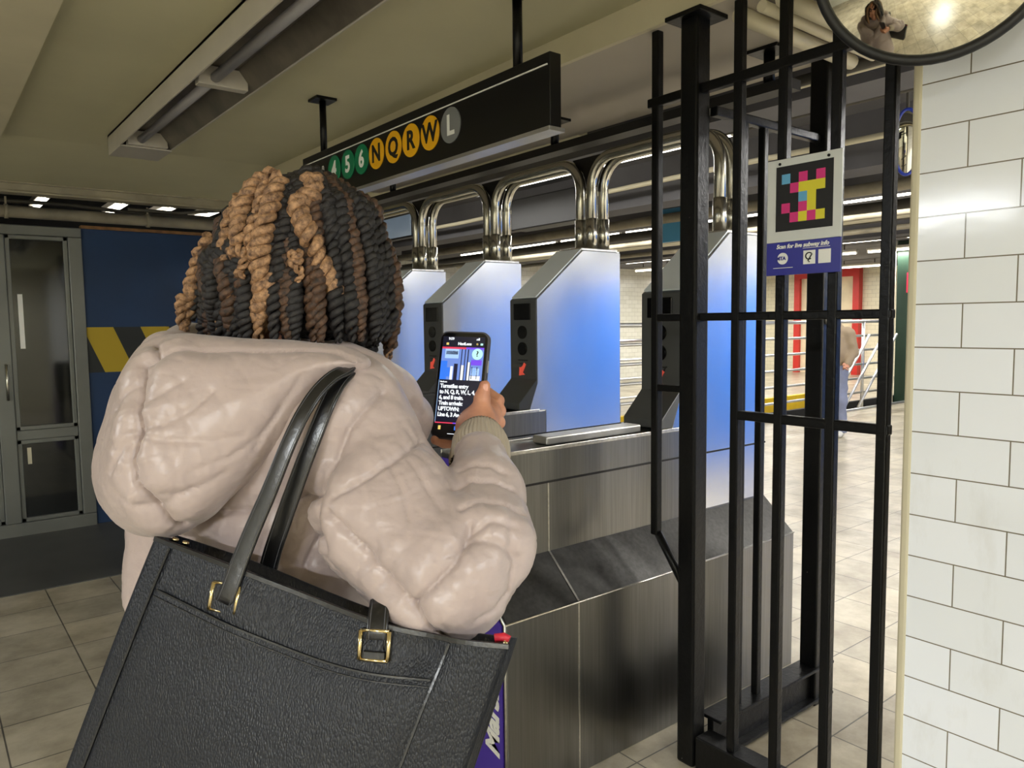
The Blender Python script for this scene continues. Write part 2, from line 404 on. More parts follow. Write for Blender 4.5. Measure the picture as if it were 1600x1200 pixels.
# conduits along the outer edge of the soffit
for i, (xx, zz, r_) in enumerate(((2.78, 2.43, 0.022), (2.86, 2.44, 0.014))):
    pipe('conduit', [(xx, -3, zz), (xx, 9, zz)], r_, (M['dark_pipe'], M['cream_paint'])[i],
         ('dark conduit along the edge of the grey soffit behind the route sign', 'pale thin conduit just beyond the dark one at the soffit edge')[i])
random.seed(4)
pm = [M['dark_pipe'], M['pipe_paint'], M['cream_paint']]
for i in range(13):
    xx = 3.6+i*0.62+random.uniform(-0.1, 0.1); zz = random.uniform(2.5, 2.74) if i != 1 else 2.74
    pipe('ceiling_pipe', [(xx, -2.4, zz), (xx+random.uniform(-.05, .05), 3.5, zz), (xx, 7.0, zz+random.uniform(-0.04, 0.04)), (xx, 12.5, zz)], random.choice((0.02, 0.035, 0.05, 0.06)), pm[i % 3],
         'pipe under the dark ceiling beyond the turnstiles, %s counting away from the hoops' % ORD[i], 'pipes under the dark ceiling')
def duct(x0, y0, z0, x1, y1, z1, lab):
    o = MB().box((x0, y0, z0), (x1, y1, z1)).build('junction_box', M['dark_ceiling'], bevel=0.01); tagv(o, lab, 'box'); return o
tagv(MB().box((4.75, 5.05, 2.42), (4.95, 6.0, 2.72)).build('loudspeaker_box', M['black_matte'], bevel=0.01), 'black box hung under the ceiling seen through the middle turnstile hoop', 'box')

# ------------------------------------------------------------------ lights
def area(name, loc, rot, sx, sy, power, col=(1, 0.97, 0.9), parent=None, spread=180):
    l = bpy.data.lights.new(name, 'AREA'); l.shape = 'RECTANGLE'; l.size = sx; l.size_y = sy; l.energy = power; l.color = col; l.spread = R(spread)
    o = bpy.data.objects.new(name, l); COL.objects.link(o); o.location = loc; o.rotation_euler = rot
    if parent is not None: o.parent = parent; o.matrix_parent_inverse = parent.matrix_basis.inverted()
    return o
def batten(x, y0, y1, z, label, group, power=0, r=0.016, col=(1, 0.98, 0.93), zc=2.86, mt='tube'):
    """bare tube fluorescent light: channel, two end holders, glowing tube; its light leaves through an area lamp under the tube"""
    t = empty('fluorescent_light', (x, (y0+y1)/2, z+0.06), label, 'light', group)
    MB().box((x-0.05, y0, z+0.03), (x+0.05, y1, z+0.075)).build('housing', M['fix_grey'], t, bevel=0.005)
    MB().box((x-0.015, y0, z-0.015), (x+0.015, y0+0.02, z+0.03)).build('tube_holder', M['white_line'], t)
    MB().box((x-0.015, y1-0.02, z-0.015), (x+0.015, y1, z+0.03)).build('tube_holder', M['white_line'], t)
    if zc > z+0.08:
        for yy in (y0+0.25, y1-0.25): MB().box((x-0.008, yy-0.008, z+0.07), (x+0.008, yy+0.008, zc)).build('hanger_rod', M['dark_pipe'], t)
    MB().cyl((x, y0+0.02, z), (x, y1-0.02, z), r, 12).build('tube', M[mt], t)
    if power: area('lamp', (x, (y0+y1)/2, z-0.03), (0, 0, 0), 0.06, y1-y0-0.1, power, col, t)
    return t
# far rows beyond the turnstiles
for (x, ys, z, nm, pw) in ((4.22, (3.0, 4.25, 5.5, 6.75), 2.70, 'nearest row beyond the turnstiles', 14),
                       (7.6, (2.0, 3.3, 4.6, 5.9, 7.2, 8.5, 9.8), 2.70, 'second row beyond the turnstiles', 16),
                       (9.3, (3.2, 4.5, 5.8, 7.1), 2.72, 'third row beyond the turnstiles', 12),
                       (11.56, (4.0, 5.4, 6.8, 8.2, 9.6, 11.0), 2.70, 'fourth row beyond the turnstiles', 26),
                       (13.6, (4.2, 5.6, 7.0, 8.4, 9.8, 11.2), 2.70, 'fifth row beyond the turnstiles', 30),
                       (17.2, (4.2, 6.2, 8.2, 10.2, 12.0), 2.70, 'last row before the far cream wall', 60)):
    for k, y in enumerate(ys):
        batten(x, y, y+1.22, z, 'lit fluorescent tube, %s, %s tube counted from the right' % (nm, ORD[k]), 'lit tubes beyond the turnstiles', pw)
# lit fittings over the passage behind the camera
NEARP = 330
for k, (x, y) in enumerate(((-3.4, -2.7), (0.7, -2.7), (-3.0, 2.2))):
    batten(x, y, y+1.25, 2.42, 'lit fluorescent tube over the near passage, %s' % ('farthest left', 'by the tiled wall', 'toward the glazed door')[k], 'lit tubes over the near passage', (NEARP, NEARP*0.2, NEARP*0.25)[k], col=(0.93, 0.97, 1.0), zc=2.5 if x < 0.42 else 2.56, mt='tube_near')
# unseen tubes added to light the side walls mirrored in the fins
for k, x in enumerate((3.6, 5.0, 7.6, 9.4)):
    batten(x, (-1.9, -0.7, -0.7, -0.7)[k], (-0.65, 0.55, 0.55, 0.55)[k], 2.68, 'added fluorescent tube lighting the side wall, %s from the near passage' % ORD[k], 'added tubes lighting the side wall', (200, 170, 92, 92)[k])
# the small glimpses of light in the dark space over the blue wall
for k, x in enumerate((0.95, 1.55, 1.95, 2.35)):
    batten(x, 7.4, 8.3, 2.60, 'lit tube glimpsed over the blue wall, %s from the left' % ORD[k], 'lit tubes glimpsed over the blue wall', 0, zc=2.9)

# unlit twin fixture, upper left
t = empty('ceiling_light_fixture', (1.03, 2.7, 2.56), 'long grey unlit fluorescent fixture hanging under the olive ceiling, upper left', 'light')
fx0, fx1, fy0, fy1 = 0.905, 1.16, 0.9, 4.72
MB().box((fx0, fy0, 2.455), (fx0+0.008, fy1, 2.56)).box((fx1-0.008, fy0, 2.455), (fx1, fy1, 2.56)).box((fx0, fy0, 2.545), (fx1, fy1, 2.56)).box((fx0, fy1-0.008, 2.455), (fx1, fy1, 2.56)).box((fx0, fy1-0.30, 2.450), (fx1, fy1, 2.458)).build('housing', M['fix_grey'], t, bevel=0.002)
MB().prism([(fx0+0.01, 2.458), (fx0+0.07, 2.535), (fx1-0.07, 2.535), (fx1-0.01, 2.458), (fx1-0.01, 2.544), (fx0+0.01, 2.544)], 'y', fy0, fy1-0.31).build('reflector', M['fix_in'], t)
for (a, b) in ((3.22, 4.38), (1.98, 3.14), (0.92, 1.9)):
    MB().cyl((1.0, a, 2.485), (1.0, b, 2.485), 0.02, 14).build('tube', M['tube_off'], t)
    MB().box((0.935, b, 2.455), (1.13, b+0.05, 2.53)).build('tube_holder', M['fix_grey'], t, bevel=0.003)

# ------------------------------------------------------------------ route sign
sx = 1.55
t = empty('route_sign', (sx+0.05, 2.67, 2.09), 'black overhead sign with green, yellow and grey route bullets on two poles', 'sign')
MB().box((sx, 1.76, 2.095), (sx+0.045, 3.60, 2.315)).build('panel', M['sign_black'], t, bevel=0.002)
MB().box((sx-0.004, 1.76, 2.083), (sx+0.060, 3.60, 2.096)).build('underside_channel', M['alu'], t, bevel=0.001)
MB().box((sx-0.003, 1.77, 2.277), (sx+0.0, 3.59, 2.281)).build('white_line', M['white_line'], t)
for y, ch, cm, tm in ((2.295, 'L', 'grey_line', 'white_line'), (2.432, 'W', 'yellow_line', 'black_matte'), (2.570, 'R', 'yellow_line', 'black_matte'), (2.705, 'Q', 'yellow_line', 'black_matte'), (2.846, 'N', 'yellow_line', 'black_matte'), (2.978, '6', 'green_line', 'white_line'), (3.108, '5', 'green_line', 'white_line'), (3.245, '4', 'green_line', 'white_line')):
    o = MB().disc((sx-0.002, y, 2.207), (1, 0, 0), 0.0625, 0.004, 36).build('route_bullet', M[cm], t); o['label'] = '%s round bullet with %s' % ({'g': 'green', 'y': 'yellow'}.get(cm[0], 'grey') if cm != 'grey_line' else 'grey', ch)
    text_mesh('letter', ch, 0.098, M[tm], frame_mtx((sx-0.0045, y, 2.205), (0, -1, 0), (0, 0, 1)), o, bold=0.003)
for k, y in enumerate((3.36, 3.40, 3.44)):
    text_mesh('letter', 'ns.'[k], 0.05, M['white_line'], frame_mtx((sx-0.0045, y, 2.235), (0, -1, 0), (0, 0, 1)), t)
for y in (1.94, 3.40):
    p = MB().cyl((sx+0.022, y, 2.31), (sx+0.022, y, 2.55), 0.016, 14).build('pole', M['black_steel'], t)
    MB().box((sx-0.028, y-0.05, 2.548), (sx+0.072, y+0.05, 2.56)).build('ceiling_flange', M['black_steel'], p)
for y in (2.12, 2.95):
    pass

# ------------------------------------------------------------------ turnstiles
def turnstile(y, first=False, label='', idx=''):
    """near face of the fin at y; fin is 0.19 deep, cabinet runs along x"""
    t = empty('turnstile', (2.2, y+0.1, 0), label, 'turnstile', 'steel turnstiles in a row')
    D = 0.19
    out = 0.15
    # cabinet
    c = MB()
    c.prism([(y-out, 0.0), (y-out, 0.585), (y-0.002, 0.722), (y-0.002, 1.075), (y+D+0.002, 1.075), (y+D+0.002, 0.722), (y+D+out, 0.585), (y+D+out, 0.0)], 'x', 1.355, 2.93)
    c.build('cabinet', M['steel_cab'], t, bevel=0.003)
    # separate skins: shelf, upper face seam, vertical seams
    MB().add([(1.36, y-out+0.003, 0.5905), (2.925, y-out+0.003, 0.5905), (2.925, y-0.004, 0.7245), (1.36, y-0.004, 0.7245)], [(0, 1, 2, 3)]).build('shelf', M['steel_dark'], t)
    e = MB()
    e.box((1.655, y-out-0.002, 0.0), (1.66, y-out+0.001, 0.586)); e.box((1.655, y-0.004, 0.722), (1.66, y-0.001, 0.962))
    e.add([(1.654, y-out, 0.5915), (1.662, y-out, 0.5915), (1.662, y-0.003, 0.7265), (1.654, y-0.003, 0.7265)], [(0, 1, 2, 3)])
    e.tube([(1.355, y-out-0.001, 0.587), (2.93, y-out-0.001, 0.587)], 0.003, 6)
    e.build('seam_trim', M['steel_edge'], t)
    MB().box((1.356, y-0.0055, 0.960), (2.929, y-0.001, 0.967)).build('seam', M['gusset'], t)
    # counter top with raised bright edge
    MB().box((1.355, y-0.006, 1.070), (2.36, y+0.0, 1.084)).box((1.355, y+D, 1.070), (2.36, y+D+0.006, 1.084)).build('ledge', M['steel_edge'], t, bevel=0.002)
    MB().box((1.70, y+0.05, 1.076), (2.18, y+0.13, 1.105)).build('slot_cover', M['alu'], t, bevel=0.006)
    # tall fin with sloped nose
    fin = MB()
    fin.prism([(2.40, 0.728), (2.40, 1.074), (2.30, 1.078), (2.30, 1.10), (2.345, 1.215), (2.345, 1.612), (2.655, 1.862), (2.925, 1.862), (2.925, 0.728)], 'y', y-0.0035, y+D+0.0035)
    f = fin.build('fin', M['steel_side'], t, bevel=0.004)
    MB().box((2.66, y+0.01, 1.860), (2.92, y+D-0.01, 1.876)).build('top_cap', M['steel_edge'], f, bevel=0.004)
    MB().prism([(2.352, 1.6215), (2.652, 1.8635), (2.648, 1.868), (2.348, 1.626)], 'y', y+0.002, y+D-0.002).build('nose_sheen', M['nose'], f)  # added pale skin, a painted-in reflection on the sloped steel
    # reader column
    rd = MB()
    rd.prism([(2.342, 1.612), (2.342, 1.225), (2.235, 1.12), (2.235, 1.086), (2.302, 1.086), (2.352, 1.21), (2.352, 1.620)], 'y', y-0.0045, y+D+0.0045)
    r = rd.build('reader_column', M['reader'], t, bevel=0.003)
    MB().box((2.336, y+0.035, 1.515), (2.343, y+D-0.03, 1.595)).build('display', M['black_gloss'], r, bevel=0.002)
    for z in (1.455, 1.375):
        MB().disc((2.339, y+D/2, z), (1, 0, 0), 0.032, 0.010).build('lens', M['black_gloss'], r)
    MB().box((2.3385, y+0.06, 1.316), (2.3425, y+0.13, 1.321)).box((2.3385, y+0.07, 1.30), (2.3425, y+0.12, 1.303)).build('marking', M['black_matte'], r)
    # arrow shaped indicator
    ar = MB(); z0 = 1.272; yc = y+D/2
    ar.add([(2.3395, yc+0.028, z0+0.005), (2.3395, yc+0.020, z0-0.015), (2.3395, yc-0.012, z0+0.030), (2.3395, yc-0.022, z0+0.030), (2.3395, yc+0.006, z0-0.022), (2.3395, yc-0.006, z0-0.026)],
           [(0, 1, 2, 3), (1, 4, 5)])
    ar.prism([(yc-0.024, z0+0.028), (yc-0.010, z0+0.034), (yc+0.016, z0-0.006), (yc+0.024, z0+0.012), (yc+0.028, z0-0.03), (yc-0.014, z0-0.024), (yc+0.002, z0-0.014)], 'x', 2.3375, 2.3415)
    ar.build('arrow_indicator', M['arrow'], r)
    return t
M['arrow'] = mat('lit_red_arrow', (200, 80, 60), 0.4, emit=(205, 75, 60), es=0.5)
TY = [1.91, 2.78, 3.60, 4.43, 5.25]
NMS = ['nearest turnstile, its grey reader column seen through the black fence', 'turnstile with blue tinted fin just right of the phone',
       'turnstile with pale fin behind the phone', 'turnstile whose pale fin top shows beside the hair', 'turnstile hidden behind the woman, under the pale screen']
for i, y in enumerate(TY): T_ = turnstile(y, i == 0, NMS[i])
tn = [o for o in COL.objects if o.name.startswith('turnstile')][0]
text_mesh('number', '5 7', 0.05, M['black_matte'], frame_mtx((2.3405, TY[0]+0.095, 1.300), (0, -1, 0), (0, 0, 1)), tn)
# purple advertising wrap on the near end of the nearest cabinet
ad = MB().prism([(1.775, 0.02), (1.775, 0.578), (1.905, 0.705), (1.905, 1.06), (2.10, 1.06), (2.10, 0.705), (2.235, 0.578), (2.235, 0.02)], 'x', 1.348, 1.354).build('advert_panel', M['ad_purple'], tn)
ad['label'] = 'purple advert wrap with white lettering'
text_mesh('lettering', 'Marshalls', 0.095, M["white_line"], frame_mtx((1.3465, 1.822, 0.33), (0, 0, 1), (0, 1, 0)), ad, shear=0.25, bold=0.004)
MB().tube([(1.353, 1.764, 0.0), (1.353, 1.764, 0.585), (1.353, 1.905, 0.722)], 0.004, 6).build('edge_trim', M['steel_edge'], tn)
# small fare reader with blue glow, glimpsed between sleeve and jacket
t = empty('fare_reader', (1.75, 2.88, 1.08), 'small black fare reader with a blue glowing face beside the pink sleeve', 'reader')
MB().box((1.70, 2.80, 1.106), (1.80, 2.96, 1.20)).build('body', M['black_matte'], t, bevel=0.01)
M['blue_glow'] = mat('blue_glow', (70, 160, 240), 0.3, emit=(70, 160, 240), es=1.6)
MB().box((1.694, 2.83, 1.13), (1.70, 2.92, 1.18)).build('glowing_face', M['blue_glow'], t)

# hoops between neighbouring turnstiles
def hoop(ya, yb, label):
    t = empty('turnstile_hoop', (2.82, (ya+yb)/2, 1.87), label, 'hoop', 'steel tube hoops over the turnstile lanes')
    za, zt, rc = 1.877, 2.335, 0.15
    for x in (2.775, 2.86):
        pts = [(x, ya, za), (x, ya, zt-rc)] + arc((x, ya+rc, zt-rc), rc, PI, PI/2, 9)[1:] + arc((x, yb-rc, zt-rc), rc, PI/2, 0, 9) + [(x, yb, za)]
        MB().tube(pts, 0.0265, 16).build('tube', M['chrome'], t)
        for y in (ya, yb): MB().cyl((x, y, za), (x, y, 2.03), 0.031, 16).build('sleeve', M['chrome'], t)
    return t
LN = ['steel double tube hoop over the lane between the two nearest turnstiles', 'steel double tube hoop over the lane behind the phone', 'steel double tube hoop over the lane beside the hair', 'steel double tube hoop farthest left, mostly behind the hair']
for i in range(4): hoop(TY[i]+0.135, TY[i+1]+0.055, LN[i])
for i in range(1, 5):
    y = TY[i]+0.095
    g = MB().prism([(y-0.13, 2.355), (y+0.13, 2.355), (y+0.05, 2.28), (y+0.012, 2.18), (y-0.012, 2.18), (y-0.05, 2.28)], 'x', 2.80, 2.835).build('gusset_plate', M['gusset'])
    tagv(g, 'black triangular plate joining the hoops above the %s turnstile' % ('second', 'third', 'fourth', 'fifth')[i-1], 'plate', 'black plates joining the hoops')
for y, l in ((2.75, 'black flanged post from the soffit down to the hoops, right of the sign'), (4.30, 'black flanged post from the soffit to the hoops, under the sign'), (1.6, 'black flange high behind the fence bars')):
    o = MB().cyl((2.45, y, 2.33), (2.45, y, 2.455), 0.02, 12).box((2.40, y-0.06, 2.448), (2.50, y+0.06, 2.46)).build('ceiling_hanger', M['black_steel']); tagv(o, l, 'bracket')
o = MB().box((2.41, 1.5, 2.30), (2.49, 5.95, 2.335)).build('hanger_rail', M['gusset']); tagv(o, 'dark rail carried by the flanged posts above the hoops', 'rail')

# pale information screen behind the hoops
t = empty('information_screen', (3.7, 6.3, 2.28), 'pale blank information screen hung beyond the turnstile hoops', 'screen')
MB().box((3.62, 6.02, 2.30), (3.70, 6.95, 2.72)).build('casing', M['black_matte'], t, bevel=0.01)
MB().box((3.612, 6.04, 2.315), (3.62, 6.93, 2.70)).build('screen', M['screen_back'], t)
MB().cyl((3.66, 6.2, 2.7), (3.66, 6.2, 2.86), 0.02).cyl((3.66, 6.7, 2.7), (3.66, 6.7, 2.86), 0.02).build('bracket', M['black_steel'], t)

# ------------------------------------------------------------------ black fence
fx = 2.0
t = empty('security_fence', (fx, 1.57, 0), 'black painted steel bar fence with a large square post beside the turnstiles', 'fence')
FN = t
MB().box((fx-0.034, 1.538, 0), (fx+0.034, 1.606, 2.452)).build('post', M['black_steel'], t, bevel=0.008)
MB().box((fx-0.07, 1.50, 2.445), (fx+0.07, 1.64, 2.46)).build('post_flange', M['black_steel'], t, bevel=0.003)
for y, z0, z1 in ((1.728, 0.757, 2.46), (1.405, 0.10, 2.455), (1.253, 0.0, 2.455), (1.092, 0.0, 2.455), (0.948, 0.0, 2.455)):
    MB().box((fx-0.0145, y-0.0145, z0), (fx+0.0145, y+0.0145, z1)).build('bar', M['black_steel'], t, bevel=0.004)
MB().box((fx-0.016, 0.88, 2.215), (fx+0.016, 1.76, 2.245)).build('rail', M['black_steel'], t, bevel=0.004)
MB().box((fx-0.014, 0.93, 1.500), (fx+0.014, 1.73, 1.525)).build('rail', M['black_steel'], t, bevel=0.004)
MB().box((fx-0.014, 0.93, 1.193), (fx+0.014, 1.42, 1.221)).build('rail', M['black_steel'], t, bevel=0.004)
MB().box((fx-0.012, 1.60, 1.262), (fx+0.012, 1.73, 1.285)).build('rail', M['black_steel'], t, bevel=0.004)
MB().tube([(fx, 1.72, 0.765), (fx, 1.60, 0.60)], 0.014, 8).build('brace', M['black_steel'], t)
MB().box((fx-0.03, 1.15, 0.0), (fx+0.05, 1.53, 0.115)).build('base_plate', M['black_steel'], t, bevel=0.004)
# return section running away beside the nearest turnstile
by = 1.53
MB().box((fx+0.05, by-0.012, 0.03), (2.78, by+0.012, 0.15)).box((fx+0.05, by-0.045, 0.145), (2.78, by+0.045, 0.157)).box((fx+0.05, by-0.045, 0.02), (2.78, by+0.045, 0.032)).build('base_beam', M['black_steel'], t, bevel=0.003)
for x in (2.20, 2.315): MB().box((x-0.013, by-0.013, 0.15), (x+0.013, by+0.013, 2.16)).build('bar', M['black_steel'], t, bevel=0.004)
MB().box((2.66, by-0.035, 0.0), (2.73, by+0.035, 2.452)).build('post', M['black_steel'], t, bevel=0.006)
MB().box((fx+0.04, by-0.015, 2.15), (2.70, by+0.015, 2.18)).build('rail', M['black_steel'], t, bevel=0.004)
MB().cyl((2.69, by-0.035, 1.50), (2.69, by-0.047, 1.50), 0.02).build('bolt', M['alu'], t)

# placard with the coloured code, fixed on the fence
t = empty('code_placard', (1.972, 1.17, 1.63), 'white and blue placard with a coloured square code hung on the black fence', 'sign')
px_ = 1.968
MB().box((px_, 1.060, 1.722), (px_+0.006, 1.285, 1.955)).build('plate', M['placard_white'], t, bevel=0.001)
bl = MB().box((px_, 1.060, 1.628), (px_+0.006, 1.285, 1.7215)).build('blue_strip', M['placard_blue'], t, bevel=0.001)
bk = MB().box((px_-0.0015, 1.084, 1.752), (px_-0.0001, 1.256, 1.934)).build('black_square', M['black_matte'], t)
cw, ch = 0.0262, 0.0272
grid = {(0, 0): 'cyan', (0, 3): 'magenta', (1, 1): 'magenta', (1, 4): 'magenta', (2, 0): 'magenta', (2, 1): 'yellow', (2, 2): 'cyan', (2, 3): 'magenta', (2, 4): 'yellow', (3, 1): 'yellow', (3, 2): 'yellow', (3, 3): 'yellow', (3, 4): 'magenta', (4, 0): 'magenta', (4, 1): 'yellow', (4, 4): 'yellow'}
for cname in ('cyan', 'magenta', 'yellow'):
    for (c_, r_), k in grid.items():
        if k == cname:
            yl = 1.2375-c_*cw; zt = 1.911-r_*ch
            MB().box((px_-0.0025, yl-cw, zt-ch), (px_-0.0016, yl, zt)).build('colour_cell', M[cname], bk)['label'] = cname+' cell'
for y in (1.245, 1.098): MB().disc((px_-0.001, y, 1.942), (1, 0, 0), 0.004, 0.004, 12).build('screw', M['black_steel'], t)
text_mesh('lettering', 'Scan for live subway info', 0.0165, M['white_line'], frame_mtx((px_-0.0012, 1.1725, 1.7085), (0, -1, 0), (0, 0, 1)), bl, shear=0.25, bold=0.0005, sx=0.97)
lg = MB().disc((px_-0.001, 1.232, 1.675), (1, 0, 0), 0.0165, 0.002, 28).build('round_logo', M['white_line'], bl)
text_mesh('logo_letters', 'MTA', 0.014, M['placard_blue'], frame_mtx((px_-0.003, 1.236, 1.675), (0, -1, 0), (0, 0, 1)), lg, bold=0.0005)
for y in (1.150, 1.105): MB().box((px_-0.0012, y-0.018, 1.6545), (px_, y+0.018, 1.6925)).build('icon_tile', M['white_line'], bl, bevel=0.0004)
MB().tube([(px_-0.002, 1.150+0.010*math.cos(a), 1.677+0.009*math.sin(a)) for a in np.linspace(-2.2, 2.6, 16)] + [(px_-0.002, 1.153, 1.664), (px_-0.002, 1.148, 1.660)], 0.0018, 6).build('icon', M['black_matte'], bl)
MB().box((px_-0.001, 1.20, 1.648), (px_, 1.262, 1.6495)).box((px_-0.001, 1.09, 1.699), (px_, 1.17, 1.7002)).build('fine_print', M['white_line'], bl)

# ------------------------------------------------------------------ convex mirror on the tiled wall
def mirror():
    c = cp(1462, -93, 1.565); nrm = -(c-CO); nrm = nrm/np.linalg.norm(nrm)*1.0+np.array((-0.35, -0.15, -0.3)); nrm /= np.linalg.norm(nrm)
    nrm = (CO-c); nrm /= np.linalg.norm(nrm); nrm = nrm+np.array((0, 0, 0.22)); nrm /= np.linalg.norm(nrm)
    u = np.cross(nrm, (0, 0, 1)); u /= np.linalg.norm(u); v = np.cross(u, nrm)
    t = empty('convex_mirror', tuple(c), 'round convex security mirror with a black rim high by the white tiled wall', 'mirror')
    RR = 0.262
    M['mirror'] = mat('mirror_dome', (215, 210, 190), 0.03, metal=1.0, var=0.01)
    m = MB(); n = 48; vs = [c+nrm*0.055]; K = 14
    for i in range(1, K+1):
        r = 0.228*i/K; h = 0.055*(1-(i/K)**2)
        for k in range(n): vs.append(c+nrm*h+r*(u*math.cos(2*PI*k/n)+v*math.sin(2*PI*k/n)))
    fs = [(0, 1+k, 1+(k+1) % n) for k in range(n)]
    for i in range(K-1):
        for k in range(n): fs.append((1+i*n+k, 1+(i+1)*n+k, 1+(i+1)*n+(k+1) % n, 1+i*n+(k+1) % n))
    m.add(vs, fs, True); m.build('mirror_face', M['mirror'], t)
    ring = [c+0.230*(u*math.cos(2*PI*k/60)+v*math.sin(2*PI*k/60)) for k in range(60)]
    MB().tube(ring, 0.0115, 12, closed=True).build('rim', M['black_matte'], t)
    back = c-nrm*0.012
    MB().disc(back, nrm, 0.226, 0.012, 48).build('back_plate', M['black_matte'], t)
    MB().tube([tuple(back), tuple(back-nrm*0.03), (1.952, back[1]-0.03, back[2]+0.0)], 0.012, 10).build('bracket', M['black_steel'], t)
mirror()

# ------------------------------------------------------------------ beyond the fence
def railing(x0, x1, y, label, ztop=1.46, n=6):
    t = empty('railing', ((x0+x1)/2, y, 0), label, 'railing')
    r = 0.028
    pts = [(x1-0.0, y, 0.0), (x1, y, ztop-0.12)] + arc((x1-0.12, y, ztop-0.12), 0.12, 0, PI/2, 6, (1, 0, 0), (0, 0, 1)) + [(x0, y, ztop)]
    MB().tube(pts, r, 10).build('frame_tube', M['rail'], t)
    for k in range(n-1):
        z = 0.30+k*(ztop-0.30)/(n-1)
        MB().cyl((x0, y, z), (x1, y, z), 0.02, 8).build('rail', M['rail'], t)
    xx = x0
    while xx < x1-0.5:
        MB().cyl((xx, y, 0), (xx, y, ztop), 0.026, 8).build('post', M['rail'], t); xx += 1.5
    return t
railing(6.2, 13.2, 6.15, 'long silver tube railing behind the standing person beyond the fence')
t = railing(7.0, 10.3, 8.2, 'second silver railing farther back, seen left of the standing person', 1.2, 4)
t = empty('folding_gate', (11.6, 5.4, 0), 'silver gate with diagonal tubes beyond the fence', 'gate')
for k in range(3):
    MB().cyl((10.4+0.45*k, 5.75, 0.15), (11.6+0.45*k, 5.75, 1.25), 0.02, 8).build('diagonal_tube', M['rail'], t)
MB().cyl((10.2, 5.75, 0.12), (13.1, 5.75, 0.12), 0.025, 8).cyl((10.2, 5.75, 0), (10.2, 5.75, 0.14), 0.025, 8).cyl((13.1, 5.75, 0), (13.1, 5.75, 0.14), 0.025, 8).build('bottom_rail', M['rail'], t)
tagv(MB().box((5.8, 6.85, 0.0), (11.9, 6.93, 0.26)).build('yellow_kerb', M['yellow_paint'], bevel=0.01), 'low yellow barrier behind the silver railings', 'barrier')
struct('baseboard_far', MB().box((6.0, 6.35, 0), (20, 6.42, 0.12)), M['dark_void'])
# green booth wall with red lit notice
tagv(MB().box((13.7, 5.25, 0), (15.2, 6.33, 2.86)).build('green_booth', M['green_dark'], bevel=0.01), 'dark green booth corner beside the white tiled wall', 'booth')
o = MB().box((13.68, 5.95, 1.95), (13.695, 6.15, 2.30)).build('red_notice', mat('red_led', (190, 20, 60), 0.4, emit=(190, 20, 60), es=0.5)); tagv(o, 'small red lit notice on the dark green booth', 'sign')
tagv(MB().box((13.5, 6.27, 0), (13.55, 6.32, 2.86)).build('light_column', M['cream_paint'], bevel=0.01), 'slim cream post left of the dark green booth', 'post')
# red framed doorway in the far wall
d = empty('door_2', (19.95, 11.0, 0)); d['kind'] = 'structure'
MB().box((19.8, 11.85, 0), (20.0, 12.02, 2.86)).box((19.8, 10.13, 0), (20.0, 10.3, 2.86)).box((19.8, 10.3, 2.65), (20.0, 11.85, 2.86)).build('frame', M['red'], d)
MB().box((19.9, 10.3, 0), (19.99, 11.85, 2.65)).build('leaf', M['far_door'], d)
MB().box((19.88, 10.75, 2.0), (19.9, 11.15, 2.45)).build('notice', M['placard_blue'], d)
MB().box((19.88, 10.75, 1.85), (19.9, 11.15, 1.96)).build('notice', M['grey_line'], d)
# small poster high behind the hoops
t = tagv(MB().box((6.2, 5.0, 2.32), (6.23, 5.3, 2.66)).build('notice_board', M['cyan']), 'small pale blue notice hanging beyond the hoop nearest the fence', 'sign')
# blue rimmed domed mirror near the tiled wall
def dome():
    c = cp(1417, 222, 3.6); t = empty('dome_mirror', tuple(c), 'long blue rimmed curved mirror hanging between fence and tiled wall', 'mirror')
    f = CO-c; f /= np.linalg.norm(f); u = np.cross(f, (0, 0, 1)); u /= np.linalg.norm(u); v = np.cross(u, f)
    pts = [c+u*0.055*math.cos(a)+v*(0.15*math.sin(a)) for a in np.linspace(0, 2*PI, 40, endpoint=False)]
    MB().tube(pts, 0.008, 8, closed=True).build('rim', mat('blue_plastic', (40, 60, 160), 0.3), t)
    m = MB(); vs = [c+f*0.03]+[c+u*0.055*math.cos(a)+v*(0.15*math.sin(a)) for a in np.linspace(0, 2*PI, 40, endpoint=False)]
    m.add(vs, [(0, 1+k, 1+(k+1) % 40) for k in range(40)], True); m.build('mirror_face', M['mirror'], t)
    MB().cyl(tuple(c+v*0.155), (c[0], c[1], 2.86), 0.008).build('hanger', M['dark_pipe'], t)
dome()
# ================================================================== SDF SCULPTING
# camera frame helper: points are given as photo pixel + distance, then used as world points
def W(*p): return cp(*p)
def smin(a, b, k):
    h = np.clip(0.5+0.5*(b-a)/k, 0, 1); return b+(a-b)*h-k*h*(1-h)
def s_caps(P, a, b, ra, rb):
    a = np.asarray(a, np.float32); b = np.asarray(b, np.float32); ab = b-a
    t = np.clip(((P-a)@ab)/float(ab@ab), 0, 1)[..., None]
    return np.linalg.norm(P-(a+t*ab), axis=-1)-(ra+(rb-ra)*t[..., 0])
def s_ell(P, c, ax, r):
    Q = (P-np.asarray(c, np.float32))@np.asarray(ax, np.float32).T
    r = np.asarray(r, np.float32); k0 = np.linalg.norm(Q/r, axis=-1); k1 = np.linalg.norm(Q/(r*r), axis=-1)
    return k0*(k0-1)/np.maximum(k1, 1e-6)
def s_chain(P, pts, rs, k=0.02):
    d = None
    for i in range(len(pts)-1):
        e = s_caps(P, pts[i], pts[i+1], rs[i], rs[i+1]); d = e if d is None else smin(d, e, k)
    return d
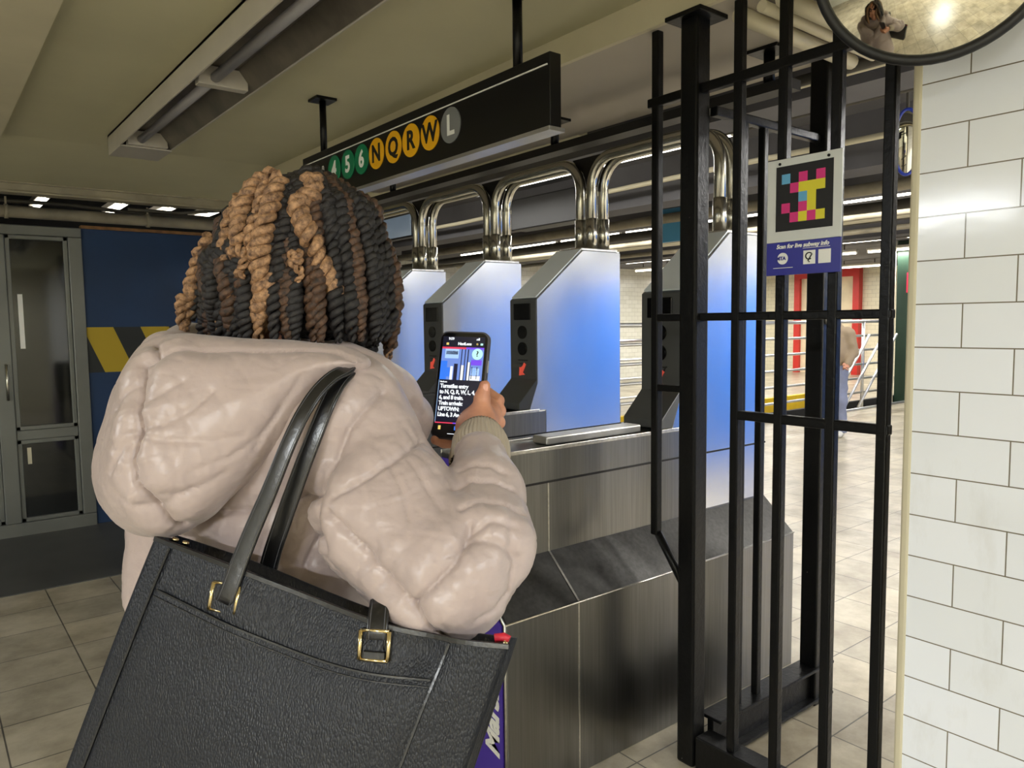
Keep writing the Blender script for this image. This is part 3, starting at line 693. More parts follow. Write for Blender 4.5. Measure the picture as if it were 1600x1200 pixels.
def nets(fn, lo, hi, h):
    """surface nets on a regular grid"""
    lo = np.asarray(lo, float); hi = np.asarray(hi, float); n = np.ceil((hi-lo)/h).astype(int)+1
    xs = [lo[i]+h*np.arange(n[i]) for i in range(3)]
    q = 4                                     # coarse pass first, then only the cells near the surface
    nc = (n+q-1)//q+1; cx = [lo[i]+h*(q*np.arange(nc[i])+(q-1)/2) for i in range(3)]
    G = np.stack(np.meshgrid(*cx, indexing='ij'), -1).astype(np.float32).reshape(-1, 3)
    Cc = np.concatenate([fn(G[k:k+400000]) for k in range(0, len(G), 400000)]).reshape(tuple(nc)).astype(np.float32)
    V = np.repeat(np.repeat(np.repeat(Cc, q, 0), q, 1), q, 2)[:n[0], :n[1], :n[2]].copy()
    I = np.argwhere(np.abs(V) < h*q*1.5)
    for k in range(0, len(I), 400000):
        J = I[k:k+400000]; V[J[:, 0], J[:, 1], J[:, 2]] = fn((lo+J*h).astype(np.float32))
    S = V < 0
    c = np.zeros(tuple(n-1), int)
    for a in (0, 1):
        for b in (0, 1):
            for d in (0, 1): c += S[a:n[0]-1+a, b:n[1]-1+b, d:n[2]-1+d]
    act = (c > 0) & (c < 8); idx = -np.ones(act.shape, int); cells = np.argwhere(act); idx[act] = np.arange(len(cells))
    acc = np.zeros((len(cells), 3)); cnt = np.zeros(len(cells))
    corners = [(a, b, d) for a in (0, 1) for b in (0, 1) for d in (0, 1)]
    for p in corners:
        for ax in range(3):
            if p[ax]: continue
            q = list(p); q[ax] = 1
            v0 = V[cells[:, 0]+p[0], cells[:, 1]+p[1], cells[:, 2]+p[2]]; v1 = V[cells[:, 0]+q[0], cells[:, 1]+q[1], cells[:, 2]+q[2]]
            m = (v0 < 0) != (v1 < 0)
            t = np.where(m, v0/np.where(m, v0-v1, 1), 0)
            pt = np.tile(np.array(p, float), (len(cells), 1)); pt[:, ax] = t
            acc[m] += pt[m]; cnt[m] += 1
    verts = lo+(cells+acc/np.maximum(cnt, 1)[:, None])*h
    faces = []
    for ax in range(3):
        o1, o2 = [(1, 2), (2, 0), (0, 1)][ax]
        sl0 = [slice(None)]*3; sl1 = [slice(None)]*3; sl0[ax] = slice(0, n[ax]-1); sl1[ax] = slice(1, n[ax])
        A = S[tuple(sl0)]; B = S[tuple(sl1)]; e = np.argwhere(A != B)
        e = e[(e[:, o1] > 0) & (e[:, o2] > 0) & (e[:, o1] < n[o1]-1) & (e[:, o2] < n[o2]-1)]
        d1 = np.zeros(3, int); d1[o1] = 1; d2 = np.zeros(3, int); d2[o2] = 1
        q = [idx[tuple((e-d1-d2).T)], idx[tuple((e-d2).T)], idx[tuple(e.T)], idx[tuple((e-d1).T)]]
        f = np.stack(q, -1); flip = ~A[tuple(e.T)]
        f[flip] = f[flip][:, ::-1]; faces.append(f)
    return verts, np.concatenate(faces)
def grad(fn, P, e=0.002):
    P = P.astype(np.float32); g = np.stack([fn(P+np.array(d, np.float32)*e)-fn(P-np.array(d, np.float32)*e) for d in ((1, 0, 0), (0, 1, 0), (0, 0, 1))], -1)
    return g/np.maximum(np.linalg.norm(g, axis=-1, keepdims=True), 1e-9)
def snap(fn, P, it=2):
    for _ in range(it): P = P-grad(fn, P)*fn(P.astype(np.float32))[:, None]
    return P
def mesh_np(name, V, F, m, parent=None, smooth=True):
    me = bpy.data.meshes.new(name); me.from_pydata(V.tolist(), [], F.tolist()); me.validate()
    me.polygons.foreach_set('use_smooth', [smooth]*len(me.polygons)); 
    for k in (m if isinstance(m, (list, tuple)) else [m]): me.materials.append(k)
    o = bpy.data.objects.new(name, me); COL.objects.link(o)
    if parent is not None: o.parent = parent; o.matrix_parent_inverse = parent.matrix_basis.inverted()
    return o
def trace(fn, x, y, z0=0.4, z1=2.5):
    """march from the lens through pixel x, y to the surface"""
    t = z0
    for _ in range(90):
        p = cp(x, y, t); d = float(fn(p[None].astype(np.float32))[0])
        if d < 0.0006: break
        t += max(d*0.8, 0.0005)
        if t > z1: return None
    return p
def seam_line(fn, pix, step=0.012):
    """pixel polyline -> dense 3-D polyline lying on the surface"""
    pts = []
    for i in range(len(pix)-1):
        (x0, y0), (x1, y1) = pix[i], pix[i+1]; n = max(2, int(math.hypot(x1-x0, y1-y0)/7))
        for k in range(n+(i == len(pix)-2)):
            q = trace(fn, x0+(x1-x0)*k/n, y0+(y1-y0)*k/n)
            if q is not None and (not pts or np.linalg.norm(q-pts[-1]) < 0.12): pts.append(q)
    return np.array(pts)
def seg_dist(V, L):
    """distance to a polyline and arc length of the closest point"""
    best = np.full(len(V), 9.0); s = np.zeros(len(V)); acc = 0
    for i in range(len(L)-1):
        a, b = L[i], L[i+1]; ab = b-a; ln = np.linalg.norm(ab)+1e-9
        t = np.clip((V-a)@ab/ln**2, 0, 1); d = np.linalg.norm(V-(a+t[:, None]*ab), axis=1); m = d < best
        best[m] = d[m]; s[m] = acc+t[m]*ln; acc += ln
    return best, s
def vnoise(P, scale, seed=0):
    """smooth value noise, numpy"""
    Q = P*scale; I = np.floor(Q).astype(np.int64); f = Q-I; f = f*f*(3-2*f); out = 0
    for a in (0, 1):
        for b in (0, 1):
            for c in (0, 1):
                h = (I[:, 0]+a)*374761393+(I[:, 1]+b)*668265263+(I[:, 2]+c)*2147483647+seed*1442695; h = (h ^ (h >> 13))*1274126177; h = h ^ (h >> 16)
                r = (h & 0xffff)/65535.0
                out = out+r*(f[:, 0] if a else 1-f[:, 0])*(f[:, 1] if b else 1-f[:, 1])*(f[:, 2] if c else 1-f[:, 2])
    return out
def creases(V, N, fn, seams, depth=0.007, width=0.005, gather=0.0022, puff=0.0):
    """sewn seams: a narrow groove with gathers running away from it on both sides"""
    disp = np.zeros(len(V))
    for k, sp in enumerate(seams):
        pix, dp, ga = sp if len(sp) == 3 else (sp[0], 1, 1)
        L = seam_line(fn, pix)
        if len(L) < 2: continue
        lo = L.min(0)-0.09; hi = L.max(0)+0.09; m = np.all((V > lo) & (V < hi), axis=1); idx = np.where(m)[0]
        if not len(idx): continue
        d, s = seg_dist(V[idx], L)
        g = -depth*dp*np.exp(-(d/width)**2)-0.35*depth*dp*np.exp(-(d/(width*3))**2)+puff*dp*(np.exp(-((d-0.028)/0.02)**2))
        ph = vnoise(np.stack([s, 0*s, 0*s+k*3.1], -1), 60, k)*2-1; ph2 = vnoise(np.stack([s, 0*s+5, 0*s+k], -1), 120, k+9)*2-1
        w_ = ph*0.8+ph2*0.5
        g += gather*ga*w_*(np.exp(-((d-0.006)/0.012)**2)+0.7*np.exp(-((d-0.016)/0.03)**2))
        disp[idx] += g
    return V+N*disp[:, None]

# ------------------------------------------------------------------ fabrics, skin, hair, leather
def fabric_mat():
    q = NT('pink_puffer_nylon'); v = q.coords()
    base = lin((170, 154, 150))
    f = q.noise(v, 5, 4)
    q.l(q.ramp(f, [(0.3, tuple(k*0.95 for k in base)), (0.7, tuple(min(1, k*1.04) for k in base))]), q.b.inputs['Base Color'])
    q.b.inputs['Roughness'].default_value = 0.36; q.b.inputs['Sheen Weight'].default_value = 0.15; q.b.inputs['Specular IOR Level'].default_value = 0.4
    p = q.bump(q.noise(q.coords((1, 1, 1.6)), 26, 3, 0.5), 0.22, 0.010)
    p = q.bump(q.noise(q.coords((1.6, 1.6, 0.8), rot=(0.4, 0.2, 0.3)), 70, 3, 0.6), 0.10, 0.003, p)
    return q.m
M['nylon'] = fabric_mat()
def knit_mat():
    q = NT('beige_rib_knit'); v = q.coords()
    q.b.inputs['Base Color'].default_value = (*lin((172, 160, 144)), 1); q.b.inputs['Roughness'].default_value = 0.85
    q.bump(q.noise(v, 220, 2), 0.3, 0.001); return q.m
M['knit'] = knit_mat()
def skin_mat():
    q = NT('skin'); v = q.coords()
    q.l(q.ramp(q.noise(v, 40, 3), [(0.3, lin((176, 120, 94))), (0.7, lin((198, 142, 114)))]), q.b.inputs['Base Color'])
    q.b.inputs['Roughness'].default_value = 0.45; q.b.inputs['Subsurface Weight'].default_value = 0.08; q.b.inputs['Subsurface Radius'].default_value = (0.01, 0.004, 0.002)
    q.bump(q.noise(v, 300, 2), 0.08, 0.001); return q.m
M['skin'] = skin_mat()
M['nail'] = mat('fingernail', (205, 150, 130), 0.25)
def hair_mat(name, a, b):
    q = NT(name); v = q.coords()
    q.l(q.ramp(q.noise(v, 130, 5, 0.7), [(0.35, lin(a)), (0.65, lin(b))]), q.b.inputs['Base Color'])
    q.b.inputs['Roughness'].default_value = 0.48; q.b.inputs['Specular IOR Level'].default_value = 0.45
    q.bump(q.noise(q.coords((1, 1, 1)), 420, 4, 0.8), 0.6, 0.002); return q.m
M['hair_black'] = hair_mat('twist_black', (7, 6, 7), (34, 29, 29))
M['hair_brown'] = hair_mat('twist_copper', (72, 48, 33), (178, 138, 100))
M['hair_dark_brown'] = hair_mat('twist_dark_brown', (30, 21, 16), (92, 64, 44))
def leather_mat():
    q = NT('black_pebbled_leather'); v = q.coords(kind='Object')
    q.b.inputs['Base Color'].default_value = (*lin((18, 21, 28)), 1)
    q.b.inputs['Roughness'].default_value = 0.42; q.b.inputs['Specular IOR Level'].default_value = 0.36
    w_ = q.n('ShaderNodeTexVoronoi', feature='F1'); mp = q.coords((1, 1, 1))
    ns = q.n('ShaderNodeTexNoise'); ns.inputs['Scale'].default_value = 60; q.l(mp, ns.inputs['Vector'])
    mx = q.n('ShaderNodeMix', data_type='VECTOR'); mx.inputs[0].default_value = 0.004; q.l(mp, mx.inputs[4]); q.l(ns.outputs['Color'], mx.inputs[5])
    mp2 = q.n('ShaderNodeMapping'); mp2.inputs['Scale'].default_value = (1, 1, 0.42); mp2.inputs['Rotation'].default_value = (0, R(14), 0); q.l(mx.outputs[1], mp2.inputs[0])
    w_.inputs['Scale'].default_value = 520; q.l(mp2.outputs[0], w_.inputs['Vector'])
    inv = q.math('SUBTRACT', 1.0, w_.outputs['Distance'])
    p = q.bump(inv, 0.6, 0.0012)
    q.bump(q.noise(q.coords(), 14, 3), 0.10, 0.01, p)
    return q.m
M['leather'] = leather_mat()
M['strap'] = mat('smooth_black_leather', (16, 16, 18), 0.28, spec=0.6, bump=0.1, bscale=120)
M['gold'] = mat('pale_gold_metal', (214, 196, 150), 0.22, metal=1.0, var=0.03)
M['trousers'] = mat('dark_trousers', (30, 30, 34), 0.8, bump=0.2, bscale=300)
M['shoe'] = mat('white_shoe', (210, 208, 200), 0.5)

# ================================================================== THE WOMAN
PC = W(430, 600, 1.10)                      # between the shoulders
yaw_f = CF*[1, 1, 0]; yaw_f /= np.linalg.norm(yaw_f); rgt = np.array([yaw_f[1], -yaw_f[0], 0])
a_ = R(36)
FWD = yaw_f*math.cos(a_)+rgt*math.sin(a_)    # direction she faces
RGT = np.array([FWD[1], -FWD[0], 0]); UPV = np.array([0, 0, 1.0]); AX = np.stack([RGT, FWD, UPV])
person = empty('person', (PC[0], PC[1], 0), 'person from behind in pale pink puffer jacket with twisted hair, holding up a phone', 'person')
SHR = W(575, 640, 0.98); ELB = W(758, 898, 0.875); WR = W(748, 700, 1.045)
SHL = W(300, 660, 1.20); ELL = SHL+np.array([0, 0, -0.26])-FWD*0.02-RGT*0.03; WRL = ELL+FWD*0.2+RGT*0.12+UPV*0.02
TOR = W(432, 760, 1.10)
def body_pt(r, f, z): return np.array([PC[0], PC[1], 0])+RGT*r+FWD*f+UPV*z

HZ = 1.545                                   # head centre height
HEADC = W(484, 412, 1.085)
h_ = R(52); HF = yaw_f*math.cos(h_)+rgt*math.sin(h_); HF = HF*math.cos(0.25)-UPV*math.sin(0.25); HF /= np.linalg.norm(HF)
HR = np.cross(HF, UPV); HR /= np.linalg.norm(HR); HU = np.cross(HR, HF); HAX = np.stack([HR, HF, HU])
def hp(r, f, u): return HEADC+HR*r+HF*f+HU*u
hipz = 0.86
SHRB = W(572, 690, 1.0); SHLB = SHL-UPV*0.02; ELBB = W(728, 888, 0.895)
def sdf_body(P):
    d = s_ell(P, hp(0, -0.01, 0.02), HAX, (0.075, 0.095, 0.10))                       # skull
    d = smin(d, s_ell(P, hp(0, 0.03, -0.045), HAX, (0.055, 0.062, 0.075)), 0.03)       # jaw
    d = smin(d, s_caps(P, hp(0, 0.088, 0.012), hp(0, 0.112, -0.028), 0.007, 0.013), 0.012)  # nose
    d = smin(d, s_caps(P, hp(-0.032, 0.078, 0.034), hp(0.032, 0.078, 0.034), 0.010, 0.010), 0.02)  # brow
    for s in (-1, 1):
        d = smin(d, s_caps(P, hp(0.075*s, -0.005, 0.025), hp(0.078*s, 0.005, -0.03), 0.012, 0.008), 0.008)
        d = -smin(-d, s_caps(P, hp(0.030*s, 0.098, 0.014), hp(0.032*s, 0.098, 0.014), 0.014, 0.014), 0.012)
        d = smin(d, s_ell(P, hp(0.031*s, 0.074, 0.014), HAX, (0.0125, 0.0125, 0.0115)), 0.003)
        d = smin(d, s_ell(P, hp(0.045*s, 0.06, -0.02), HAX, (0.02, 0.02, 0.018)), 0.02)
    d = smin(d, s_caps(P, hp(-0.018, 0.088, -0.056), hp(0.018, 0.088, -0.056), 0.006, 0.006), 0.008)
    d = smin(d, s_caps(P, hp(-0.015, 0.087, -0.067), hp(0.015, 0.087, -0.067), 0.007, 0.007), 0.007)
    d = smin(d, s_ell(P, hp(0, 0.072, -0.098), HAX, (0.02, 0.018, 0.016)), 0.02)
    nb = PC+UPV*0.0
    d = smin(d, s_caps(P, hp(0, -0.02, -0.05), nb, 0.052, 0.06), 0.03)
    d = smin(d, s_caps(P, SHRB, SHLB, 0.04, 0.04), 0.04)
    d = smin(d, s_ell(P, body_pt(0, 0.0, 1.20), AX, (0.17, 0.10, 0.24)), 0.05)
    d = smin(d, s_ell(P, body_pt(0, 0.0, 0.93), AX, (0.165, 0.11, 0.16)), 0.06)
    d = smin(d, s_chain(P, [SHRB, ELBB, WR], [0.04, 0.035, 0.026]), 0.02)
    d = smin(d, s_chain(P, [SHLB, ELL, WRL], [0.045, 0.04, 0.027]), 0.02)
    for s in (-1, 1):
        d = smin(d, s_chain(P, [body_pt(0.085*s, 0.0, 0.88), body_pt(0.095*s, 0.02, 0.48), body_pt(0.10*s, -0.01, 0.09), body_pt(0.105*s, 0.09, 0.045)], [0.085, 0.055, 0.038, 0.03], 0.02), 0.05)
    return d
V, F = nets(sdf_body, PC-[0.42, 0.42, PC[2]-0.012], PC+[0.45, 0.45, 0.36], 0.011)
V = snap(sdf_body, V, 1)

# right hand: palm behind the phone, thumb along its right edge, little finger under it
PHZ = 1.135
def sdf_hand(P):
    wr = WR
    palm = s_chain(P, [wr, W(746, 668, 1.12), W(752, 640, 1.162)], [0.026, 0.027, 0.024], 0.02)
    palm = smin(palm, s_caps(P, W(738, 672, 1.12), W(766, 648, 1.155), 0.018, 0.016), 0.015)
    th = s_chain(P, [W(745, 672, 1.10), W(752, 644, 1.115), W(753, 622, 1.122), W(757, 603, 1.122)], [0.017, 0.0135, 0.0115, 0.0088], 0.006)
    d = smin(palm, th, 0.010)
    f1 = s_chain(P, [W(766, 640, 1.165), W(778, 626, 1.176), W(752, 606, 1.182), W(722, 598, 1.178)], [0.0115, 0.0095, 0.009, 0.008], 0.004)
    f2 = s_chain(P, [W(768, 652, 1.160), W(780, 642, 1.174), W(752, 626, 1.182), W(716, 620, 1.178)], [0.012, 0.010, 0.0095, 0.0085], 0.004)
    f3 = s_chain(P, [W(762, 664, 1.152), W(779, 660, 1.166), W(750, 648, 1.180), W(708, 644, 1.176)], [0.0118, 0.0098, 0.009, 0.008], 0.004)
    f4 = s_chain(P, [W(740, 690, 1.12), W(715, 692, 1.138), W(694, 690, 1.136), W(681, 687, 1.130)], [0.0125, 0.0095, 0.009, 0.0078], 0.005)
    for f in (f1, f2, f3): d = smin(d, f, 0.004)
    return smin(d, f4, 0.006)
hc = W(735, 650, 1.13)
V2, F2 = nets(sdf_hand, hc-[0.11, 0.11, 0.11], hc+[0.11, 0.11, 0.10], 0.0022)
V2 = snap(sdf_hand, V2, 2)
# left hand, relaxed, in front of her
def sdf_lh(P):
    d_ = FWD*0.9+RGT*0.3; d_ /= np.linalg.norm(d_); sd = np.cross(d_, UPV)
    d = s_caps(P, WRL, WRL+d_*0.08, 0.024, 0.030)
    for i, (o, ln) in enumerate(((-0.028, 0.055), (-0.010, 0.07), (0.009, 0.066), (0.027, 0.052))):
        b = WRL+d_*0.085+sd*o; d = smin(d, s_chain(P, [b, b+d_*ln*0.5-UPV*0.008, b+d_*ln*0.85-UPV*0.03], [0.0095, 0.0085, 0.007], 0.004), 0.006)
    b = WRL+d_*0.03-sd*0.03
    return smin(d, s_chain(P, [b, b+d_*0.035-sd*0.02, b+d_*0.065-sd*0.022], [0.013, 0.011, 0.009], 0.004), 0.008)
V3, F3 = nets(sdf_lh, WRL-0.19, WRL+0.19, 0.0045)
BV = np.concatenate([V, V2, V3]); BF = np.concatenate([F, F2+len(V), F3+len(V)+len(V2)])
mesh_np('body', BV, BF, M['skin'], person)
# thumb nail and finger nail
for c_, tip in ((W(757.5, 607, 1.1135), W(758, 600, 1.1155)),):
    nn = CO-c_; nn /= np.linalg.norm(nn); tt = tip-c_; tt -= nn*(tt@nn); tt /= np.linalg.norm(tt); ss = np.cross(nn, tt)
    nb_ = MB(); rows = []
    for i in range(7):
        for j in range(7):
            u_, v_ = (i-3)/3, (j-3)/3; q_ = c_+tt*u_*0.0065+ss*v_*0.0048*(1-0.12*u_*u_)+nn*(0.0012-0.0020*v_*v_-0.0008*u_*u_); rows.append(q_)
    nb_.add(rows, [(i*7+j, i*7+j+1, (i+1)*7+j+1, (i+1)*7+j) for i in range(6) for j in range(6)], True); nb_.build('thumbnail', M['nail'], person)

# trousers and shoes
def sdf_trs(P):
    d = s_ell(P, body_pt(0, 0.0, 0.90), AX, (0.18, 0.125, 0.13))
    for s in (-1, 1): d = smin(d, s_chain(P, [body_pt(0.085*s, 0.0, 0.86), body_pt(0.095*s, 0.02, 0.48), body_pt(0.10*s, -0.01, 0.10)], [0.10, 0.072, 0.058], 0.02), 0.04)
    return np.maximum(d, 0.075-P[:, 2])
V, F = nets(sdf_trs, body_pt(0, 0, 0.05)-[0.32, 0.32, 0], body_pt(0, 0, 1.05)+[0.32, 0.32, 0], 0.011)
mesh_np('trousers', V, F, M['trousers'], person)
for s in (-1, 1):
    def sdf_sh(P):
        d = s_chain(P, [body_pt(0.10*s, -0.045, 0.045), body_pt(0.103*s, 0.06, 0.042), body_pt(0.108*s, 0.15, 0.034)], [0.042, 0.040, 0.032], 0.02)
        d = smin(d, s_caps(P, body_pt(0.10*s, -0.02, 0.06), body_pt(0.10*s, -0.015, 0.10), 0.045, 0.045), 0.02)
        return np.maximum(d, 0.002-P[:, 2])
    V, F = nets(sdf_sh, body_pt(0.1*s, 0.05, 0)-[0.2, 0.2, 0.01], body_pt(0.1*s, 0.05, 0.17)+[0.2, 0.2, 0], 0.008)
    mesh_np('shoe', V, F, M['shoe'], person)

# ------------------------------------------------------------------ jacket
def ell_ring(P, z_lo, z_hi, c_lo, c_hi, r_lo, r_hi):
    """upright elliptical body tube whose centre and radii change with height"""
    t = np.clip((P[:, 2]-z_lo)/(z_hi-z_lo), 0, 1)[:, None]
    C_ = c_lo*(1-t)+c_hi*t; Rr = np.asarray(r_lo)*(1-t)+np.asarray(r_hi)*t
    Q = P-C_; q = np.stack([Q@RGT, Q@FWD], -1); k = np.linalg.norm(q/Rr, axis=1); d = (k-1)*Rr.min(1)
    return np.maximum(d, np.maximum(z_lo-P[:, 2], P[:, 2]-z_hi))
def sdf_jacket(P):
    d = ell_ring(P, 0.74, 1.36, body_pt(-0.01, -0.01, 0.74), body_pt(-0.01, -0.01, 1.36), (0.215, 0.165), (0.185, 0.13))
    d = smin(d, s_caps(P, W(530, 662, 1.00), W(330, 660, 1.15), 0.095, 0.10), 0.05)                    # shoulders and upper back
    d = smin(d, s_caps(P, W(520, 640, 1.04), W(400, 600, 1.12), 0.075, 0.08), 0.04)
    up = s_chain(P, [W(578, 700, 0.985), W(612, 805, 0.945), W(688, 900, 0.90)], [0.070, 0.078, 0.081], 0.04)
    fo = s_chain(P, [W(716, 893, 0.89), W(748, 856, 0.905), W(757, 775, 0.975), W(750, 716, 1.03)], [0.068, 0.056, 0.047, 0.037], 0.03)
    d = smin(d, smin(up, fo, 0.012), 0.018)
    la = s_chain(P, [SHL-RGT*0.02, ELL, WRL], [0.088, 0.075, 0.05], 0.03)
    return smin(d, la, 0.035)
jl = np.array([PC[0], PC[1], 0])-[0.48, 0.48, -0.70]; jh = np.array([PC[0], PC[1], 0])+[0.50, 0.48, 1.60]
V, F = nets(sdf_jacket, jl, jh, 0.0034)
V = snap(sdf_jacket, V, 2); N = grad(sdf_jacket, V)
SEAMS = [
 ([(602, 612), (572, 640), (545, 672), (528, 712), (514, 758), (510, 800), (506, 832)], 1.0, 0.6),        # armhole
 ([(530, 778), (560, 757), (590, 735), (625, 712), (662, 686)], 0.9, 0.8),                               # across upper sleeve
 ([(523, 800), (545, 826), (575, 862), (609, 905), (646, 946), (673, 981), (700, 1000)], 1.0, 1.0),            # down the sleeve
 ([(646, 946), (680, 912), (712, 880), (728, 850), (735, 822)], 1.2, 1.2),                                     # elbow
 ([(300, 795), (350, 800), (400, 798)], 1.3, 1.0), ([(447, 792), (475, 782), (508, 776)], 1.3, 1.2),                # back yoke
 ([(507, 828), (492, 852), (476, 886)], 1.3, 1.2),
 ([(506, 832), (520, 870), (545, 905), (575, 935)], 1.0, 1.2),
 ([(745, 968), (772, 952), (793, 925), (800, 880), (790, 830)], 0.6, 0.7),
 ([(716, 735), (740, 728), (765, 728), (790, 738)], 0.5, 0.8), ([(706, 764), (735, 752), (770, 752), (802, 766)], 0.7, 0.8),
 ([(722, 800), (752, 786), (785, 790), (814, 806)], 0.8, 1.0), ([(736, 836), (765, 818), (800, 826)], 0.7, 1.0),
 ([(700, 870), (738, 846), (775, 850), (806, 872)], 0.6, 0.8), ([(610, 730), (632, 770), (640, 812)], 0.35, 0.6), ([(640, 720), (668, 762), (690, 800)], 0.4, 0.6),
]
V = creases(V, N, sdf_jacket, SEAMS, 0.0056, 0.0032, 0.0015, 0.0030)
# soft folds of the filling
n1 = vnoise(V@AX.T*[1, 1, 1.7], 14, 1)-0.5; n2 = vnoise(V, 34, 2)-0.5; n3 = 1-np.abs(vnoise(V@AX.T*[0.8, 1, 1.4], 20, 5)*2-1)
rot = np.array([[0.8, 0.6, 0], [-0.6, 0.8, 0], [0, 0, 1.0]]); n4 = 1-np.abs(vnoise((V@AX.T)@rot*[0.45, 1, 1.25], 46, 15)*2-1); n5 = 1-np.abs(vnoise(V@AX.T*[1.2, 1, 0.5], 40, 18)*2-1)
V = V+N*(n1*0.007+n2*0.0015-np.clip(n3-0.84, 0, 1)*0.006-np.clip(n4-0.84, 0, 1)*0.0045-np.clip(n5-0.86, 0, 1)*0.004)[:, None]
mesh_np('jacket', V, F, M['nylon'], person)

# knitted cuff, ribs modelled
def cuff(a, b, r0, r1, name='cuff'):
    a = np.array(a); b = np.array(b); t = b-a; L = np.linalg.norm(t); t /= L; u = np.cross(t, CF); u /= np.linalg.norm(u); v = np.cross(t, u)
    n = 180; K = 14; vs = []
    for i in range(K+1):
        s = i/K; r = r0+(r1-r0)*s+0.005*math.sin(PI*s)
        for k in range(n):
            an = 2*PI*k/n; rr = r+0.0011*math.sin(an*45)+(0.0009*math.sin(s*9+an*3))
            vs.append(a+t*L*s+rr*(u*math.cos(an)+v*math.sin(an)*0.92))
    base = len(vs)
    for k in range(n):
        an = 2*PI*k/n; vs.append(a+t*(L-0.003)+(r1-0.006)*(u*math.cos(an)+v*math.sin(an)*0.92))
    for k in range(n):
        an = 2*PI*k/n; vs.append(a+t*(L-0.03)+(r1-0.007)*(u*math.cos(an)+v*math.sin(an)*0.92))
    fs = [(i*n+k, i*n+(k+1) % n, (i+1)*n+(k+1) % n, (i+1)*n+k) for i in range(K+2) for k in range(n)]
    return MB().add(vs, fs, True).build(name, M['knit'], person)
cuff(W(750, 728, 1.03), W(750, 674, 1.09), 0.0405, 0.0305)
cuff(WRL-(WRL-ELL)*0.15, WRL+(WRL-ELL)*0.12, 0.045, 0.034)

# ------------------------------------------------------------------ hood, hanging full on her back
def poly_sd(X, Y, poly):
    poly = np.array(poly, float); n = len(poly); d = np.full(X.shape, 1e9); s = np.ones(X.shape)
    for i in range(n):
        a = poly[i]; b = poly[i-1]; e = b-a; wx = X-a[0]; wy = Y-a[1]
        t = np.clip((wx*e[0]+wy*e[1])/(e@e), 0, 1); bx = wx-e[0]*t; by_ = wy-e[1]*t; d = np.minimum(d, bx*bx+by_*by_)
        c1 = Y >= a[1]; c2 = Y < b[1]; c3 = e[0]*wy > e[1]*wx
        fl = (c1 & c2 & c3) | (~c1 & ~c2 & ~c3); s = np.where(fl, -s, s)
    return s*np.sqrt(d)
def spline(poly, m=6):
    P_ = np.array(poly, float); n = len(P_); out = []
    for i in range(n):
        p0, p1, p2, p3 = P_[i-1], P_[i], P_[(i+1) % n], P_[(i+2) % n]
        for k in range(m):
            t = k/m; out.append(0.5*((2*p1)+(-p0+p2)*t+(2*p0-5*p1+4*p2-p3)*t*t+(-p0+3*p1-3*p2+p3)*t**3))
    return np.array(out)
HOOD = spline([(206, 560), (238, 531), (300, 521), (380, 526), (450, 530), (540, 543), (578, 568), (545, 588), (510, 606), (486, 645), (452, 690), (405, 738), (350, 788), (292, 824), (238, 836), (190, 824), (160, 792), (144, 742), (150, 690), (165, 635), (184, 588)], 4)
def cam_xyz(P):
    Q = P-CO; z = Q@CF; return 800+FPX*(Q@CR)/z, 600-FPX*(Q@CU)/z, z
def sdf_hood(P):
    x, y, z = cam_xyz(P.astype(float)); s = poly_sd(x, y, HOOD)*z/FPX
    zc = 0.965+0.00005*(x-330)+(y-650)*(-0.00010)-np.clip((x-430)/150, 0, 1)*0.012
    r = 0.088; T = 0.092
    a = s+r; b = np.abs(z-zc)-T+r
    return (np.minimum(np.maximum(a, b), 0)+np.hypot(np.maximum(a, 0), np.maximum(b, 0))-r).astype(np.float32)
hc_ = W(355, 675, 0.97)
V, F = nets(sdf_hood, hc_-[0.26, 0.26, 0.17], hc_+[0.26, 0.26, 0.17], 0.0034)
V = snap(sdf_hood, V, 1); N = grad(sdf_hood, V, 0.004)
HS = [([(240, 533), (247, 550), (243, 563), (228, 572), (223, 600), (220, 640), (220, 678), (210, 715), (212, 748), (228, 772), (246, 796), (268, 816), (290, 821)], 1.4, 1.6),
      ([(243, 562), (270, 552), (300, 545), (340, 544), (400, 546), (470, 545), (525, 549), (562, 567)], 0.7, 0.4),
      ([(222, 640), (250, 620), (285, 598)], 0.35, 0.4), ([(221, 676), (260, 664), (300, 640), (330, 612)], 0.4, 0.5), ([(221, 680), (262, 690), (330, 690), (380, 680)], 0.35, 0.5),
      ([(232, 772), (290, 770), (350, 740)], 0.35, 0.5), ([(246, 800), (270, 778), (300, 762)], 0.5, 0.5), ([(220, 680), (196, 700), (176, 735)], 0.5, 0.6), ([(440, 640), (410, 680), (360, 715), (300, 735)], 0.35, 0.5),
      ([(236, 584), (205, 612), (180, 640)], 0.4, 0.5), ([(246, 797), (215, 790), (185, 770)], 0.4, 0.5), ([(470, 590), (440, 640), (400, 700)], 0.4, 0.3)]
V = creases(V, N, sdf_hood, HS, 0.0060, 0.0032, 0.0017, 0.0030)
n1 = vnoise(V@AX.T*[1, 1, 1.5], 12, 7)-0.5; n2 = vnoise(V, 36, 8)-0.5
n4 = 1-np.abs(vnoise(V@AX.T*[0.5, 1, 1.2], 44, 25)*2-1); n5 = 1-np.abs(vnoise(V@AX.T*[1.0, 1, 0.6], 26, 28)*2-1)
V = V+N*(n1*0.009+n2*0.0018-np.clip(n4-0.84, 0, 1)*0.0045-np.clip(n5-0.86, 0, 1)*0.006)[:, None]
mesh_np('hood', V, F, M['nylon'], person)
